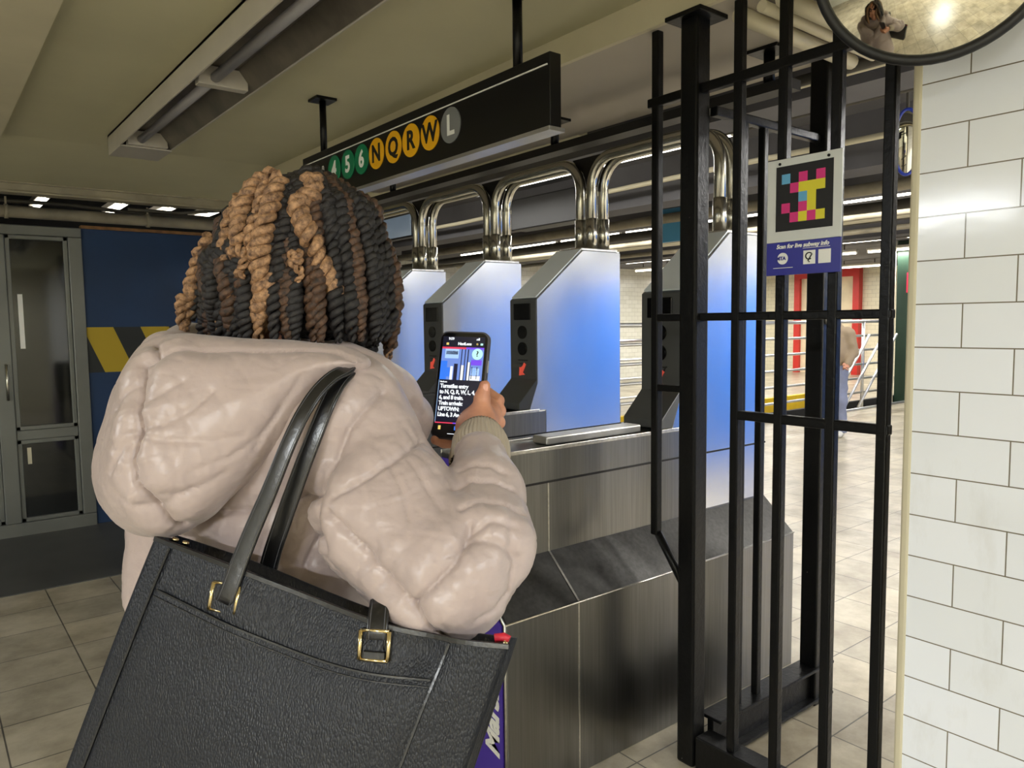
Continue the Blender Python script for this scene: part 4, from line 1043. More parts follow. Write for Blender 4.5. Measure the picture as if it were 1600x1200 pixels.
# hood opening: padded edge running round the right side of the neck to the chest
def sdf_collar(P):
    d = s_chain(P, [W(468, 562, 1.03), W(535, 578, 1.02), W(575, 600, 1.04), W(608, 627, 1.08), (W(628, 652, 1.13))], [0.030, 0.030, 0.034, 0.040, 0.040], 0.03)
    e = s_chain(P, [W(628, 652, 1.13), W(615, 700, 1.17), W(580, 760, 1.2)], [0.040, 0.04, 0.035], 0.03)
    g = s_chain(P, [W(262, 560, 1.06), W(300, 560, 1.16), W(380, 575, 1.26), W(480, 600, 1.28), W(580, 660, 1.25)], [0.04, 0.045, 0.04, 0.04, 0.04], 0.03)
    return smin(smin(d, e, 0.02), g, 0.02)
V, F = nets(sdf_collar, W(470, 630, 1.13)-[0.36, 0.36, 0.2], W(470, 630, 1.13)+[0.36, 0.36, 0.2], 0.006)
V = snap(sdf_collar, V, 1); N = grad(sdf_collar, V)
V = creases(V, N, sdf_collar, [([(566, 568), (600, 600), (640, 650)], 0.7, 1.0), ([(600, 577), (630, 610), (662, 650)], 0.6, 1.0)], 0.006, 0.005, 0.002, 0.002)
n1 = vnoise(V, 22, 9)-0.5; V = V+N*(n1*0.008)[:, None]
mesh_np('hood_edge', V, F, M['nylon'], person)
# dark inner collar at the nape
MB().tube([W(370, 536, 1.08), W(405, 530, 1.05), W(445, 538, 1.05), W(480, 545, 1.07)], 0.022, 12, flat=1.0).build('inner_collar', M['trousers'], person)

# ------------------------------------------------------------------ hair: cap and twists
HCC = W(452, 400, 1.10)
def sdf_hair(P):
    d = s_ell(P, hp(0.0, -0.010, 0.022), HAX, (0.090, 0.108, 0.108))
    d = smin(d, s_ell(P, W(456, 465, 1.10), np.stack([CR, CU, CF]), (0.118, 0.085, 0.105)), 0.045)
    return d
def sdf_cap(P):
    d = sdf_hair(P)+0.012
    face = s_ell(P, hp(0, 0.14, -0.03), HAX, (0.075, 0.10, 0.10))
    return np.maximum(d, -face)
V, F = nets(sdf_cap, HEADC-[0.2, 0.2, 0.22], HEADC+[0.2, 0.2, 0.17], 0.007)
N = grad(sdf_cap, V); V = V+N*((vnoise(V, 90, 3)-0.5)*0.006)[:, None]
hair = mesh_np('hair', V, F, M['hair_black'], person)
hair['label'] = 'black and copper twisted hair'

def resample(pts, step):
    pts = np.array(pts, float); seg = np.linalg.norm(np.diff(pts, axis=0), axis=1); s = np.concatenate([[0], np.cumsum(seg)]); n = max(6, int(s[-1]/step))
    t = np.linspace(0, s[-1], n); out = np.stack([np.interp(t, s, pts[:, k]) for k in range(3)], -1)
    for _ in range(3): out[1:-1] = (out[:-2]+2*out[1:-1]+out[2:])/4
    return out, s[-1]
rng = random.Random(11)
NTW = [0]
def twist(path, r=0.0085, m='hair_black', pitch=0.021, curl=0.0, end=0.35):
    """two strand rope twist around a guide path, as one part"""
    if NTW[0] >= 98: return
    if pitch == 0.021: pitch = 0.028 if m == 'hair_brown' else rng.uniform(0.017, 0.024)
    NTW[0] += 1
    G, L = resample(path, pitch/8); n = len(G); T = np.gradient(G, axis=0); T /= np.linalg.norm(T, axis=1, keepdims=True)+1e-9
    u = np.cross(T[0], (0.3, 0.5, 0.8)); u /= np.linalg.norm(u); U = []
    for i in range(n):
        u = u-T[i]*(u@T[i]); u /= np.linalg.norm(u); U.append(u.copy())
    U = np.array(U); B = np.cross(T, U); s = np.linspace(0, L, n); ph0 = rng.uniform(0, 6.28); mb = MB()
    taper = np.clip((L-s)/0.05, 0, 1)**0.5*(1-end)+end
    for k in (0, 1):
        ph = ph0+2*PI*s/pitch+PI*k+0.25*np.sin(s*70+k)
        wob = 0.0014*np.stack([np.sin(s*61+k*2+ph0*3), np.sin(s*47+k+ph0*5), np.sin(s*53+ph0*7)], -1)
        rad = (r*0.64*taper*(1+0.16*np.sin(s*40+ph0)))[:, None]; C_ = G+wob+rad*(U*np.cos(ph)[:, None]+B*np.sin(ph)[:, None])
        rs = r*0.62*taper*(1+0.10*np.sin(s*230+k*2)+0.10*np.sin(s*97+ph0))
        mb.tube(C_, r, 7, rs=rs)
    o = mb.build('twist', M[m], hair); return o
def onhair(x, y, off=0.004, lim=None):
    q = trace(sdf_hair, x, y, 0.7, 1.6)
    if q is None:
        # beside the mass: use the distance of its silhouette
        q = cp(x, y, 1.10)
    f = CO-q; f /= np.linalg.norm(f)
    return q+f*off
def vis(pix, r=0.0085, m='hair_black', off=0.006, **k):
    P_ = []
    for i in range(len(pix)-1):
        for t in np.linspace(0, 1, 5, endpoint=False): P_.append((pix[i][0]*(1-t)+pix[i+1][0]*t, pix[i][1]*(1-t)+pix[i+1][1]*t))
    P_.append(pix[-1]); pts = np.array([onhair(x, y, off) for x, y in P_])
    # keep distance smooth
    z = (pts-CO)@CF
    for _ in range(6): z[1:-1] = (z[:-2]+z[1:-1]*2+z[2:])/4
    pts = np.array([cp(x, y, zz) for (x, y), zz in zip(P_, z)])
    return twist(pts, r, m, **k)
BR, BK, DB = 'hair_brown', 'hair_black', 'hair_dark_brown'
# the strands the photo shows, front layer first
vis([(428, 276), (405, 285), (385, 308), (372, 340), (376, 378), (366, 405)], 0.0115, BR, 0.020)
vis([(440, 278), (430, 300), (418, 340), (408, 385), (404, 420), (412, 450), (408, 490), (398, 525)], 0.0115, BR, 0.020)
vis([(414, 282), (408, 330), (392, 380), (402, 408), (420, 430), (424, 462), (410, 520)], 0.0095, BR, 0.014)
vis([(478, 290), (493, 278), (490, 300), (462, 312), (466, 335), (484, 370), (498, 405), (515, 440), (530, 470), (543, 498), (548, 520)], 0.0115, BR, 0.022)
vis([(470, 300), (455, 330), (440, 372), (436, 420), (440, 470), (452, 520)], 0.0095, BK, 0.012)
vis([(480, 268), (470, 300), (472, 360), (480, 420), (492, 475), (498, 530)], 0.0098, BK, 0.010)
vis([(495, 268), (505, 310), (520, 360), (540, 420), (552, 470), (556, 525)], 0.010, BK, 0.012)
vis([(455, 402), (463, 392), (468, 402), (458, 412), (452, 405), (466, 420), (472, 432), (462, 442)], 0.0062, BR, 0.026, pitch=0.018)
vis([(358, 398), (372, 390), (384, 400), (380, 418), (370, 424), (384, 432)], 0.0068, BR, 0.024, pitch=0.018)
vis([(576, 350), (588, 372), (586, 410), (592, 450), (602, 500), (606, 556)], 0.0105, DB, -0.01)
vis([(584, 362), (594, 400), (600, 440), (604, 480), (610, 520), (606, 562)], 0.0095, BR, -0.014)
vis([(330, 372), (310, 410), (300, 445), (296, 480), (288, 520)], 0.0105, BR, 0.004)
vis([(322, 386), (322, 430), (330, 470), (326, 525)], 0.0098, DB, 0.010)
vis([(304, 420), (296, 440), (300, 460), (284, 470), (286, 500), (290, 530)], 0.0088, BR, 0.006, pitch=0.022)
vis([(350, 345), (345, 390), (352, 440), (360, 480), (366, 528)], 0.010, DB, 0.016)
vis([(360, 330), (350, 375), (334, 420), (332, 470), (340, 530)], 0.010, BK, 0.012)
vis([(378, 308), (358, 350), (350, 400), (354, 430), (364, 470), (372, 530)], 0.0095, BR, 0.008)
vis([(400, 290), (380, 350), (374, 410), (380, 460), (386, 530)], 0.010, BK, 0.004)
vis([(420, 440), (412, 470), (404, 500), (400, 532)], 0.0085, BR, 0.018)
# filler strands covering the rest of the mass from crown to ends
crown = (488, 272)
for i, (x1, y1) in enumerate([(300, 500), (316, 530), (344, 530), (356, 530), (392, 528), (420, 500), (432, 520), (447, 528), (470, 535), (482, 538), (510, 540), (524, 545), (536, 548), (548, 552), (560, 556), (570, 562), (580, 560), (312, 500), (376, 520), (404, 515), (440, 490), (462, 500), (505, 510), (532, 520), (563, 540), (584, 540)]):
    t_ = (x1-300)/300.0; bx = crown[0]-95*(1-t_)+70*t_*0.9; by0 = 278+52*(1-t_)**2+30*t_
    mx_ = bx*0.4+x1*0.6+(-14 if t_ < 0.5 else 16); my = (by0+y1)/2-12
    j = lambda: rng.uniform(-5, 5)
    vis([(crown[0]+rng.uniform(-45, 45)*abs(t_-0.5)*2-20*(1-t_), crown[1]+rng.uniform(2, 14)+26*abs(t_-0.55)), (bx+j(), by0+20), (mx_+j(), my), ((mx_+x1)/2+j()+4, (my+y1)/2), (x1+j(), y1)], rng.uniform(0.0088, 0.0108), BK if (t_ > 0.35 or rng.random() < 0.55) else DB, rng.uniform(0.0, 0.010))
# strands on the far side and round the face, simple hanging guides
for i in range(44):
    an = 2*PI*i/44+rng.uniform(-.05, .05)
    dirv = np.array([math.cos(an), math.sin(an), 0])
    if dirv@HF > 0.80: continue
    c0 = hp(0, -0.02, 0.118); rr = 0.104+0.008*rng.random()
    top = c0+dirv*0.02; a1 = HEADC+dirv*rr*0.85+UPV*0.075; a2 = HEADC+dirv*rr*1.05+UPV*0.0; a3 = HEADC+dirv*rr*1.10-UPV*0.08; a4 = HEADC+dirv*(rr*1.03)-UPV*(0.125+rng.uniform(-.02, .01))
    if dirv@CF < -0.25: a4 = a3+UPV*0.0-np.array([0, 0, 0.03])
    twist([top, a1, a2, a3, a4], rng.uniform(0.009, 0.0105), rng.choice([BK, BK, BK, DB, BR]))
# ================================================================== PHONE
def phone():
    TLp, TRp, BLp = W(690, 519, 1.150), W(764, 521, 1.128), W(671, 684, 1.128)
    ux = TRp-TLp; ux /= np.linalg.norm(ux); uy = TLp-BLp; uy -= ux*(uy@ux); uy /= np.linalg.norm(uy); uz = np.cross(ux, uy)
    w_, h_, th = 0.0755, 0.1600, 0.0095
    c = (TLp+TRp)/2-uy*h_/2
    t = empty('smartphone', tuple(c), 'smartphone in a dark grey case held up in the raised right hand', 'phone')
    def rr(wd, hg, rad, n=7):
        out = []
        for cx, cy, a0 in ((wd/2-rad, hg/2-rad, 0), (-wd/2+rad, hg/2-rad, PI/2), (-wd/2+rad, -hg/2+rad, PI), (wd/2-rad, -hg/2+rad, 1.5*PI)):
            for k in range(n+1): a = a0+PI/2*k/n; out.append((cx+rad*math.cos(a), cy+rad*math.sin(a)))
        return out
    def plate(name, wd, hg, rad, z0, z1, m, bev=0.0, par=t, off=(0, 0)):
        p = rr(wd, hg, rad); n = len(p); vs = [c+ux*(x+off[0])+uy*(y+off[1])+uz*z for z in (z0, z1) for x, y in p]
        return MB().add(vs, [tuple(range(n))[::-1], tuple(range(n, 2*n))]+[(i, (i+1) % n, n+(i+1) % n, n+i) for i in range(n)]).build(name, m, par, bevel=bev)
    M['case'] = mat('phone_case', (66, 64, 70), 0.35, metal=0.3)
    plate('case', w_+0.004, h_+0.004, 0.0125, -th, 0.0, M['case'], 0.0016)
    g = plate('screen_glass', w_-0.001, h_-0.001, 0.0105, -0.0005, 0.0006, M['black_gloss'])
    Z = 0.0010
    def quad(name, x0, y0, x1, y1, m, par=g, z=Z):
        return MB().add([c+ux*x+uy*y+uz*z for x, y in ((x0, y0), (x1, y0), (x1, y1), (x0, y1))], [(0, 1, 2, 3)]).build(name, m, par)
    def em(n, col, e=1.0):
        q = NT(n); q.b.inputs['Base Color'].default_value = (0, 0, 0, 1); q.b.inputs['Roughness'].default_value = 0.3
        q.b.inputs['Emission Color'].default_value = (*lin(col), 1); q.b.inputs['Emission Strength'].default_value = e; return q.m
    E_ = {k: em('screen_'+k, v) for k, v in dict(navy=(6, 8, 34), white=(245, 250, 255), blue=(50, 120, 235), pale=(170, 205, 250), dark=(14, 16, 50), red=(220, 60, 90), violet=(120, 70, 230), yellow=(235, 205, 110), mint=(190, 250, 235), steel=(110, 140, 215)).items()}
    X0, X1 = -0.0335, 0.0335
    quad('status_area', X0, 0.058, X1, 0.0735, E_['navy'])
    mtx = lambda x, y, z=Z+0.0004: frame_mtx(c+ux*x+uy*y+uz*z, ux, uy)
    text_mesh('clock', '9:59', 0.0052, E_['white'], mtx(-0.020, 0.070), g, bold=0.0001)
    text_mesh('signal_marks', '.ull', 0.0050, E_['white'], mtx(0.0225, 0.070), g, bold=0.0001)
    text_mesh('heading', 'NaviLens', 0.0058, E_['white'], mtx(0.002, 0.0625), g, bold=0.0002)
    quad('icon', -0.0275, 0.0605, -0.0235, 0.0640, E_['yellow'], z=Z+0.0003)
    text_mesh('icon', 'o', 0.0055, E_['yellow'], mtx(0.022, 0.063), g); quad('icon', 0.027, 0.061, 0.031, 0.064, E_['mint'], z=Z+0.0003)
    # live picture of the turnstiles
    pz = Z+0.0001
    quad('camera_view', X0, 0.0075, X1, 0.0575, E_['steel'], z=pz)
    for a in ((-0.0335, 0.0545, 0.005, 0.0575, 'red'), (0.005, 0.0545, 0.0335, 0.0575, 'violet'), (-0.0335, 0.0075, -0.023, 0.036, 'blue'), (-0.028, 0.040, -0.006, 0.0545, 'pale'), (-0.0265, 0.046, -0.0075, 0.0515, 'dark'), (-0.012, 0.0075, -0.006, 0.032, 'dark'), (-0.0175, 0.0075, -0.0135, 0.028, 'white'), (-0.023, 0.012, -0.018, 0.026, 'blue'),
              (-0.002, 0.0075, -0.0005, 0.0545, 'dark'), (0.0035, 0.0075, 0.005, 0.0545, 'dark'), (0.008, 0.0075, 0.0098, 0.0545, 'dark'), (0.013, 0.0075, 0.0142, 0.035, 'dark'), (-0.0005, 0.0075, 0.0035, 0.03, 'white'), (0.0098, 0.0075, 0.013, 0.035, 'white'), (0.0155, 0.0155, 0.0285, 0.026, 'pale'), (0.017, 0.0165, 0.023, 0.0245, 'blue'), (0.0145, 0.0305, 0.0315, 0.0385, 'violet'), (0.016, 0.0095, 0.0175, 0.028, 'dark'), (0.024, 0.0095, 0.0255, 0.028, 'dark'), (0.0145, 0.0075, 0.0305, 0.0145, 'white')):
        quad('picture_patch', *a[:4], E_[a[4]], z=pz+0.0001)
    cc = (0.0235, 0.0475)
    def ring(r0, r1, m, nm):
        n = 32; vs = [c+ux*(cc[0]+r*math.cos(2*PI*k/n))+uy*(cc[1]+r*math.sin(2*PI*k/n))+uz*(pz+0.0003) for r in (r0, r1) for k in range(n)]
        MB().add(vs, [(k, (k+1) % n, n+(k+1) % n, n+k) for k in range(n)]).build(nm, m, g)
    ring(0.0001, 0.0085, E_['mint'], 'round_badge'); 
    text_mesh('badge_mark', '?', 0.0115, E_['dark'], frame_mtx(c+ux*cc[0]+uy*cc[1]+uz*(pz+0.0006), ux, uy), g, bold=0.0002)
    quad('text_card', X0+0.001, -0.0560, X1-0.002, 0.0070, E_['navy'], z=pz+0.0002)
    text_mesh('caption', 'NaviLens', 0.0030, E_['white'], mtx(-0.026, 0.0040), g, bold=0.0001)
    for i, ln in enumerate(('Turnstiles entry', 'to N, Q, R, W, L, 4,', '6, and 8 train.', 'Train arrivals:', 'UPTOWN:', 'Line 6, 3 Av-138')):
        text_mesh('text_line', ln, 0.0084, E_['white'], mtx(-0.0305, -0.0025-i*0.0086), g, align='LEFT', bold=0.00028, space=0.93, sx=0.90)
    quad('tab_strip', X0, -0.0585, X1, -0.0568, E_['red'], z=pz+0.0001); quad('tab_strip', -0.005, -0.0585, X1, -0.0568, E_['violet'], z=pz+0.0002)
    quad('border_line', X0-0.0003, -0.0568, X0+0.0003, 0.0070, E_['pale'], z=pz+0.0001)
    quad('icon', -0.0275, -0.068, -0.0235, -0.062, E_['yellow'], z=Z+0.0003); quad('icon', -0.002, -0.068, 0.003, -0.062, E_['blue'], z=Z+0.0003)
    quad('home_bar', -0.012, -0.0742, 0.012, -0.0732, E_['white'], z=Z+0.0003)
    MB().obox(c+ux*(w_/2+0.0023)+uy*0.03-uz*0.0045, ux, uy, uz, 0.0005, 0.009, 0.0015).build('side_button', M['alu'], t)
phone()

# ================================================================== TOTE BAG
M['stitch'] = mat('grey_thread', (70, 70, 74), 0.7)
def tote():
    TL, TR = W(243, 838, 0.905), W(797, 1006, 0.800)
    U_ = TR-TL; LW = np.linalg.norm(U_); U_ /= LW
    down = W(110, 1200, 0.88)-W(243, 838, 0.905); down /= np.linalg.norm(down); down = down-U_*(down@U_); down /= np.linalg.norm(down)
    Nn = np.cross(U_, down); Nn = -Nn if Nn@CF > 0 else Nn           # toward the lens
    t = empty('tote_bag', tuple(TL+U_*LW/2+down*0.3), 'large black pebbled leather tote bag hanging from her right shoulder', 'bag')
    Hh = 0.335; D0, D1 = 0.040, 0.09
    nu, nv = 70, 50
    def edge_sag(u): return 0.014*math.sin(PI*u)*(1 if True else 0)-0.006*math.sin(2*PI*u)
    def half_w(v): return 0.5*LW+0.006*v+0.020*v
    def P(u, v, n):
        """u 0..1 across, v 0..1 down, n out of the front panel"""
        wv = LW*(1+0.10*v); x = u*LW-0.033*(1-u)*v-0.0385*u*v
        y = v*Hh+edge_sag(u)*(1-v)
        return TL+U_*x+down*y+Nn*n
    def front_n(u, v):
        b = 0.016*math.sin(PI*u)*math.sin(PI*min(1, v*0.8+0.1))+0.006*math.sin(u*9+v*3)*math.exp(-v*2)
        b += -0.012*math.exp(-((u-0.80)/0.07)**2)*math.exp(-((v-0.06)/0.10)**2)+0.006*math.exp(-((u-0.32)/0.10)**2)*math.exp(-((v-0.12)/0.12)**2)
        return b
    # shell: front, right gusset, back, left gusset as one closed loop per row, then the bottom
    loop = []
    for v_ in np.linspace(0, 1, nv):
        D = D0+(D1-D0)*v_**0.8; row = []
        for u in np.linspace(0.0, 1, nu): row.append(P(u, v_, front_n(u, v_)))
        for k in range(1, 8): s = k/8; row.append(P(1+0.0*s, v_, -D*s)+U_*(0.010*math.sin(PI*s)-0.022*math.sin(PI*s)*(1-v_)))
        for u in np.linspace(1, 0.0, nu): row.append(P(u, v_, -D-0.5*0.012*math.sin(PI*u)))
        for k in range(1, 8): s = k/8; row.append(P(0.0, v_, -D*(1-s))-U_*(0.010*math.sin(PI*s)-0.022*math.sin(PI*s)*(1-v_)))
        loop.append(row)
    n = len(loop[0]); vs = [p for r in loop for p in r]; fs = [(i*n+k, i*n+(k+1) % n, (i+1)*n+(k+1) % n, (i+1)*n+k) for i in range(nv-1) for k in range(n)]
    bc = np.mean(np.array(loop[-1]), axis=0)+down*0.004; vs.append(bc); fs += [((nv-1)*n+k, (nv-1)*n+(k+1) % n, len(vs)-1) for k in range(n)]
    # inner lining
    b0 = len(vs)
    for v_ in (0.0, 0.12, 0.5):
        D = D0+(D1-D0)*v_**0.8
        r_ = loop[int(v_*(nv-1))]; cen = np.mean(np.array(r_), axis=0)
        for p in r_: q = p+(cen-p)*0.0; dn = (p-cen)@Nn; q = p-Nn*np.sign(dn)*min(0.004, abs(dn)); vs.append(q)
    fs += [(k, b0+k, b0+(k+1) % n, (k+1) % n) for k in range(n)]
    fs += [(b0+i*n+k, b0+(i+1)*n+k, b0+(i+1)*n+(k+1) % n, b0+i*n+(k+1) % n) for i in range(2) for k in range(n)]
    body = MB().add(vs, fs, True).build('bag_body', M['leather'], t)
    def strip(name, uv, wd, th, m, off=0.0, par=body):
        """flat strip of leather or stitching following the front panel"""
        ps = [P(u, v, front_n(u, v)+off) for u, v in uv]; mb = MB()
        vsl = []; k = len(ps)
        for i, p in enumerate(ps):
            tg = ps[min(i+1, k-1)]-ps[max(i-1, 0)]; tg /= np.linalg.norm(tg); sd = np.cross(tg, Nn); sd /= np.linalg.norm(sd)
            vsl += [p-sd*wd/2, p-sd*wd/2*0.8+Nn*th, p+sd*wd/2*0.8+Nn*th, p+sd*wd/2]
        fsl = [(i*4+j, i*4+j+1, i*4+j+5, i*4+j+4) for i in range(k-1) for j in range(3)]+[(0, 1, 2, 3), ((k-1)*4, (k-1)*4+3, (k-1)*4+2, (k-1)*4+1)]
        return mb.add(vsl, fsl, False).build(name, m, par)
    lin_uv = lambda a, b, n_=24: [(a[0]+(b[0]-a[0])*i/n_, a[1]+(b[1]-a[1])*i/n_) for i in range(n_+1)]
    # pocket panel standing proud of the front, its top edge sagging to the right
    pk = []; K = 40; J = 26
    for i in range(K+1):
        u = 0.075+0.775*i/K; vt = 0.165+0.03*math.sin(PI*i/K)-0.02*i/K
        for j in range(J+1):
            v_ = vt+(1.0-vt)*j/J; e_ = 0.0026 if 0 < i < K and j > 0 else 0.0012
            pk.append(P(u-0.02*(v_-0.165), v_, front_n(u, v_)+e_))
    MB().add(pk, [(i*(J+1)+j, (i+1)*(J+1)+j, (i+1)*(J+1)+j+1, i*(J+1)+j+1) for i in range(K) for j in range(J)], True).build('front_pocket', M['leather'], t)
    def pvt(i): return 0.165+0.03*math.sin(PI*i)-0.02*i
    for dv in (0.0, 0.022): strip('stitching', [(0.075+0.775*s, pvt(s)+dv) for s in np.linspace(0, 1, 40)], 0.0026 if dv == 0 else 0.0012, 0.0012, M['strap'], 0.0024)
    for (a, b) in (((0.062, 0.02), (0.050, 1.0)), ((0.86, 0.02), (0.845, 1.0))): strip('piping', lin_uv(a, b), 0.0030, 0.0018, M['strap'], 0.0006)
    strip('top_binding', [(s, 0.008) for s in np.linspace(0.0, 1, 50)], 0.006, 0.0014, M['strap'], 0.0004)
    # side snaps and red lining at the right top corner
    for s_ in (0.012, 0.045): MB().tube([P(s_+0.03, -0.008, -0.012), P(s_+0.03, 0.004, -0.012)], 0.004, 10).build('snap', M['gold'], body)
    MB().tube([P(0.988, 0.008, -0.004), P(0.990, -0.004, -0.004)], 0.0035, 10).build('snap', M['gold'], body)
    M['red_line'] = mat('red_lining', (190, 30, 50), 0.5)
    MB().tube([P(0.955, -0.006, -0.012), P(0.975, -0.012, -0.014), P(0.99, -0.004, -0.014)], 0.005, 8).build('zip_pull', M['red_line'], body)
    # straps
    def strap(name, pts, wd, th=0.0045, face=None, par=t):
        pts = [np.array(p) for p in pts]; G, L = resample(pts, 0.008); k = len(G); vsl = []
        for i in range(k):
            tg = G[min(i+1, k-1)]-G[max(i-1, 0)]; tg /= np.linalg.norm(tg); f_ = Nn*0.75+(CO-G[i])/np.linalg.norm(CO-G[i])*0.25 if face is None else face(G[i]); f_ = f_-tg*(f_@tg); f_ /= np.linalg.norm(f_); sd = np.cross(tg, f_)
            ww = wd(i/(k-1)) if callable(wd) else wd
            prof = [(-1, -0.35), (-1, 0.1), (-0.93, 0.32), (-0.8, 0.40), (0.8, 0.40), (0.93, 0.32), (1, 0.1), (1, -0.35)]
            vsl += [G[i]+sd*ww/2*a+f_*th*b for a, b in prof]
        q = 8; fsl = [(i*q+j, i*q+(j+1) % q, (i+1)*q+(j+1) % q, (i+1)*q+j) for i in range(k-1) for j in range(q)]+[tuple(range(q))[::-1], tuple((k-1)*q+j for j in range(q))]
        mb = MB().add(vsl, fsl, True); so = mb.build(name, M['strap'], par)
        for sgn in (3, 4):
            ln_ = [np.array(vsl[i*q+sgn])*0.93+np.array(vsl[i*q+(7-sgn)])*0.07 for i in range(k)]
            MB().tube(ln_, 0.0005, 5).build('stitching', M['stitch'], so)
        return so
    def buckle(px, py, tilt, zz, label=None):
        c = W(px, py, zz); f_ = Nn; a = R(tilt)
        ux = U_*math.cos(a)+down*math.sin(a); uy = -down*math.cos(a)+U_*math.sin(a)
        b = MB(); hw, hh = 0.0165, 0.0155
        for (p, q, r_) in (((-hw, -hh), (-hw, hh), 0.0026), ((hw, -hh), (hw, hh), 0.0026), ((-hw, hh), (hw, hh), 0.0018), ((-hw, -hh), (hw, -hh), 0.0018)):
            b.tube([c+ux*p[0]+uy*p[1]+f_*0.006, c+ux*q[0]+uy*q[1]+f_*0.006], r_, 10)
        bo = b.build('buckle', M['gold'], t)
        MB().obox(c-uy*0.012+f_*0.004, ux, uy, f_, 0.013, 0.006, 0.003).build('keeper_loop', M['strap'], t, bevel=0.0015)
        MB().tube([c-uy*0.010+ux*0.010+f_*0.001, c+uy*0.02+ux*0.010+f_*0.001], 0.002, 6).build('stitching', M['strap'], t)
        return c
    b1 = buckle(355, 933, -6, 0.868); b2 = buckle(588, 1007, -12, 0.826)
    sw = lambda s: 0.0215-0.006*min(1, s*1.3)
    top = [W(543, 578, 0.925), W(558, 574, 0.985), W(566, 590, 1.06)]
    def fwd_lower(x, y, z): return W(x, y, z)
    strap('front_handle', [W(350, 942, 0.860), W(357, 925, 0.858), W(370, 888, 0.862), W(394, 828, 0.864), W(422, 764, 0.864), W(447, 700, 0.866), W(471, 648, 0.872), W(497, 608, 0.885), W(525, 583, 0.905)]+top, sw)
    strap('front_handle_end', [W(588, 1000, 0.820), W(590, 975, 0.824), W(592, 950, 0.835), W(594, 935, 0.85)], 0.0235)
    strap('rear_handle', [W(414, 905, 0.925), W(426, 860, 0.912), W(450, 790, 0.898), W(474, 724, 0.892), W(493, 676, 0.892), W(512, 628, 0.898), W(530, 595, 0.915), W(548, 580, 0.945), W(562, 578, 1.0), W(572, 595, 1.07)], lambda s: 0.0235-0.006*min(1, s*1.3))
tote()

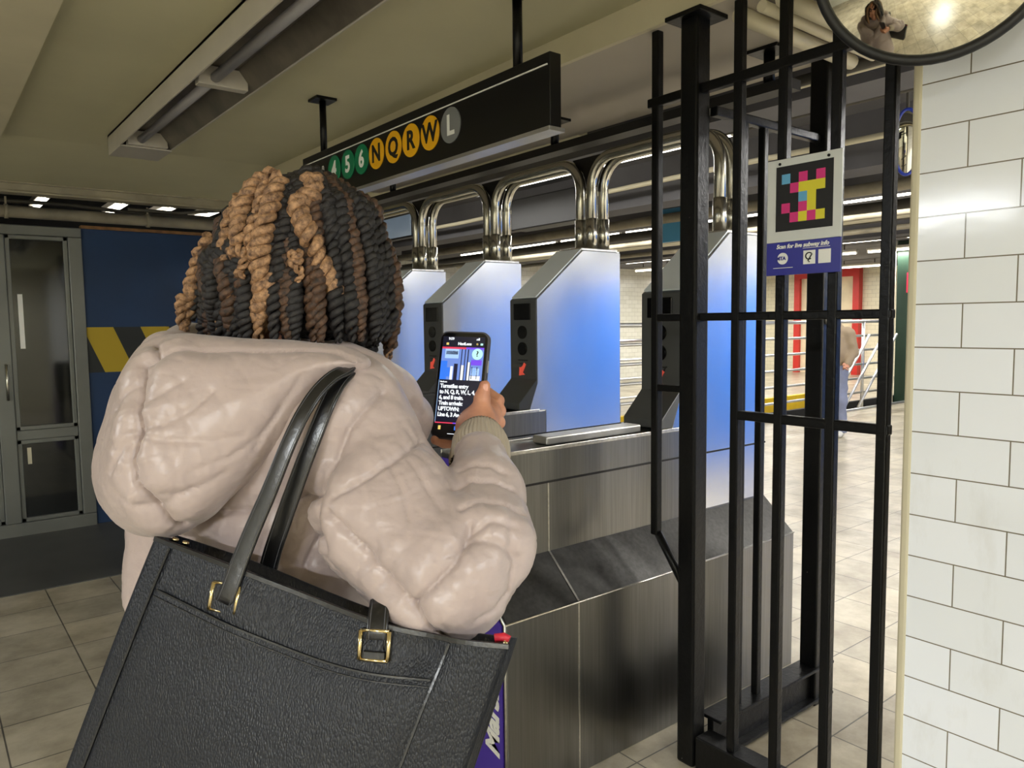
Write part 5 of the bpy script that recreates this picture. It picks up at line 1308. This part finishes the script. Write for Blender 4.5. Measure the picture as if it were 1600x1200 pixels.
# ================================================================== PEOPLE BEYOND THE FENCE
def bystander(x, y, face, h, top_m, leg_m, hair_m, label, lean=0.0, cap=None):
    t = empty('person', (x, y, 0), label, 'person')
    f = np.array([math.cos(face), math.sin(face), 0]); r = np.array([f[1], -f[0], 0]); up = np.array([0, 0, 1.0]); o = np.array([x, y, 0.0]); k = h/1.75
    B = lambda a, b, c: o+r*a*k+f*(b+lean*max(0, c-0.9))*k+up*c*k
    def body(P):
        d = s_ell(P, B(0, 0.02, 1.62), np.stack([r, f, up]), (0.075*k, 0.095*k, 0.115*k))
        d = smin(d, s_caps(P, B(0, 0.10, 1.61), B(0, 0.125, 1.595), 0.008, 0.012), 0.012)
        d = smin(d, s_caps(P, B(0, 0, 1.55), B(0, -0.01, 1.42), 0.052*k, 0.06*k), 0.03)
        d = smin(d, s_ell(P, B(0, 0, 1.20), np.stack([r, f, up]), (0.17*k, 0.11*k, 0.26*k)), 0.05)
        for s in (-1, 1):
            d = smin(d, s_chain(P, [B(0.19*s, 0, 1.40), B(0.23*s, 0.0, 1.12), B(0.20*s, 0.14, 0.96)], [0.05, 0.042, 0.03]), 0.03)
            hb = B(0.20*s, 0.14, 0.96)
            for q in range(4): d = smin(d, s_chain(P, [hb, hb+f*0.07+r*(q-1.5)*0.018-up*0.01, hb+f*0.10+r*(q-1.5)*0.018-up*0.05], [0.02, 0.010, 0.008]), 0.006)
            d = smin(d, s_chain(P, [hb, hb+f*0.03-r*0.035*s+up*0.02, hb+f*0.06-r*0.04*s], [0.018, 0.012, 0.009]), 0.006)
            d = smin(d, s_chain(P, [B(0.09*s, 0, 0.90), B(0.10*s, 0.02, 0.48), B(0.11*s, -0.02, 0.10)], [0.09, 0.058, 0.045]), 0.04)
        return d
    def coat(P):
        d = s_ell(P, B(0, 0, 1.18), np.stack([r, f, up]), (0.215*k, 0.155*k, 0.31*k)); d = smin(d, s_caps(P, B(-0.16, 0, 1.38), B(0.16, 0, 1.38), 0.085*k, 0.085*k), 0.05)
        d = smin(d, s_ell(P, B(0, -0.05, 1.46), np.stack([r, f, up]), (0.12*k, 0.09*k, 0.08*k)), 0.04)
        for s in (-1, 1): d = smin(d, s_chain(P, [B(0.20*s, 0, 1.38), B(0.245*s, 0.0, 1.12), B(0.205*s, 0.12, 0.98)], [0.075, 0.065, 0.05]), 0.03)
        return np.maximum(d, (0.86*k-P[:, 2]))
    def trs(P):
        d = s_ell(P, B(0, 0, 0.90), np.stack([r, f, up]), (0.18*k, 0.13*k, 0.12*k))
        for s in (-1, 1): d = smin(d, s_chain(P, [B(0.09*s, 0, 0.88), B(0.105*s, 0.02, 0.48), B(0.115*s, -0.02, 0.09)], [0.105, 0.085, 0.075]), 0.03)
        return np.maximum(d, 0.05-P[:, 2])
    lo = o-[0.45, 0.45, -0.01]; hi = o+[0.45, 0.45, 1.85*k]
    for nm, fn, m in (('body', body, M['skin']), ('jacket', coat, top_m), ('trousers', trs, leg_m)):
        V, F = nets(fn, lo, hi, 0.02); V = snap(fn, V, 1)
        if nm != 'body': N = grad(fn, V, 0.005); V = V+N*((vnoise(V, 16, 4)-0.5)*0.02)[:, None]
        mesh_np(nm, V, F, m, t)
    def hr(P): return np.maximum(s_ell(P, B(0, -0.005, 1.66), np.stack([r, f, up]), (0.088*k, 0.105*k, 0.105*k)), -s_ell(P, B(0, 0.12, 1.60), np.stack([r, f, up]), (0.07*k, 0.07*k, 0.10*k)))
    V, F = nets(hr, B(0, 0, 1.66)-0.2, B(0, 0, 1.66)+0.2, 0.012); mesh_np('hair' if cap is None else 'cap', V, F, hair_m, t)
    for s in (-1, 1):
        def sh(P): return np.maximum(s_chain(P, [B(0.115*s, -0.05, 0.045), B(0.12*s, 0.12, 0.04)], [0.045, 0.038]), 0.001-P[:, 2])
        V, F = nets(sh, B(0.117*s, 0.03, 0)-[0.2, 0.2, 0.01], B(0.117*s, 0.03, 0.12)+[0.2, 0.2, 0], 0.012); mesh_np('shoe', V, F, M['shoe'], t)
    return t
M['tan'] = mat('tan_jacket', (150, 132, 108), 0.7, bump=0.2, bscale=60); M['grey_jeans'] = mat('faded_grey_jeans', (132, 138, 162), 0.8, var=0.15, scale=5)
M['dark_cloth'] = mat('dark_cloth', (38, 34, 38), 0.8); M['red_cloth'] = mat('dark_red_cloth', (170, 30, 50), 0.7)
bystander(9.20, 5.03, R(200), 1.68, M['tan'], M['grey_jeans'], M['tan'], 'standing person in a tan hooded jacket and faded grey jeans beyond the fence', 0.1)
bystander(9.05, 7.3, R(160), 1.72, M['red_cloth'], M['dark_cloth'], M['dark_cloth'], 'distant person in a dark red top behind the silver railings, left of the tan jacket', 0.0)
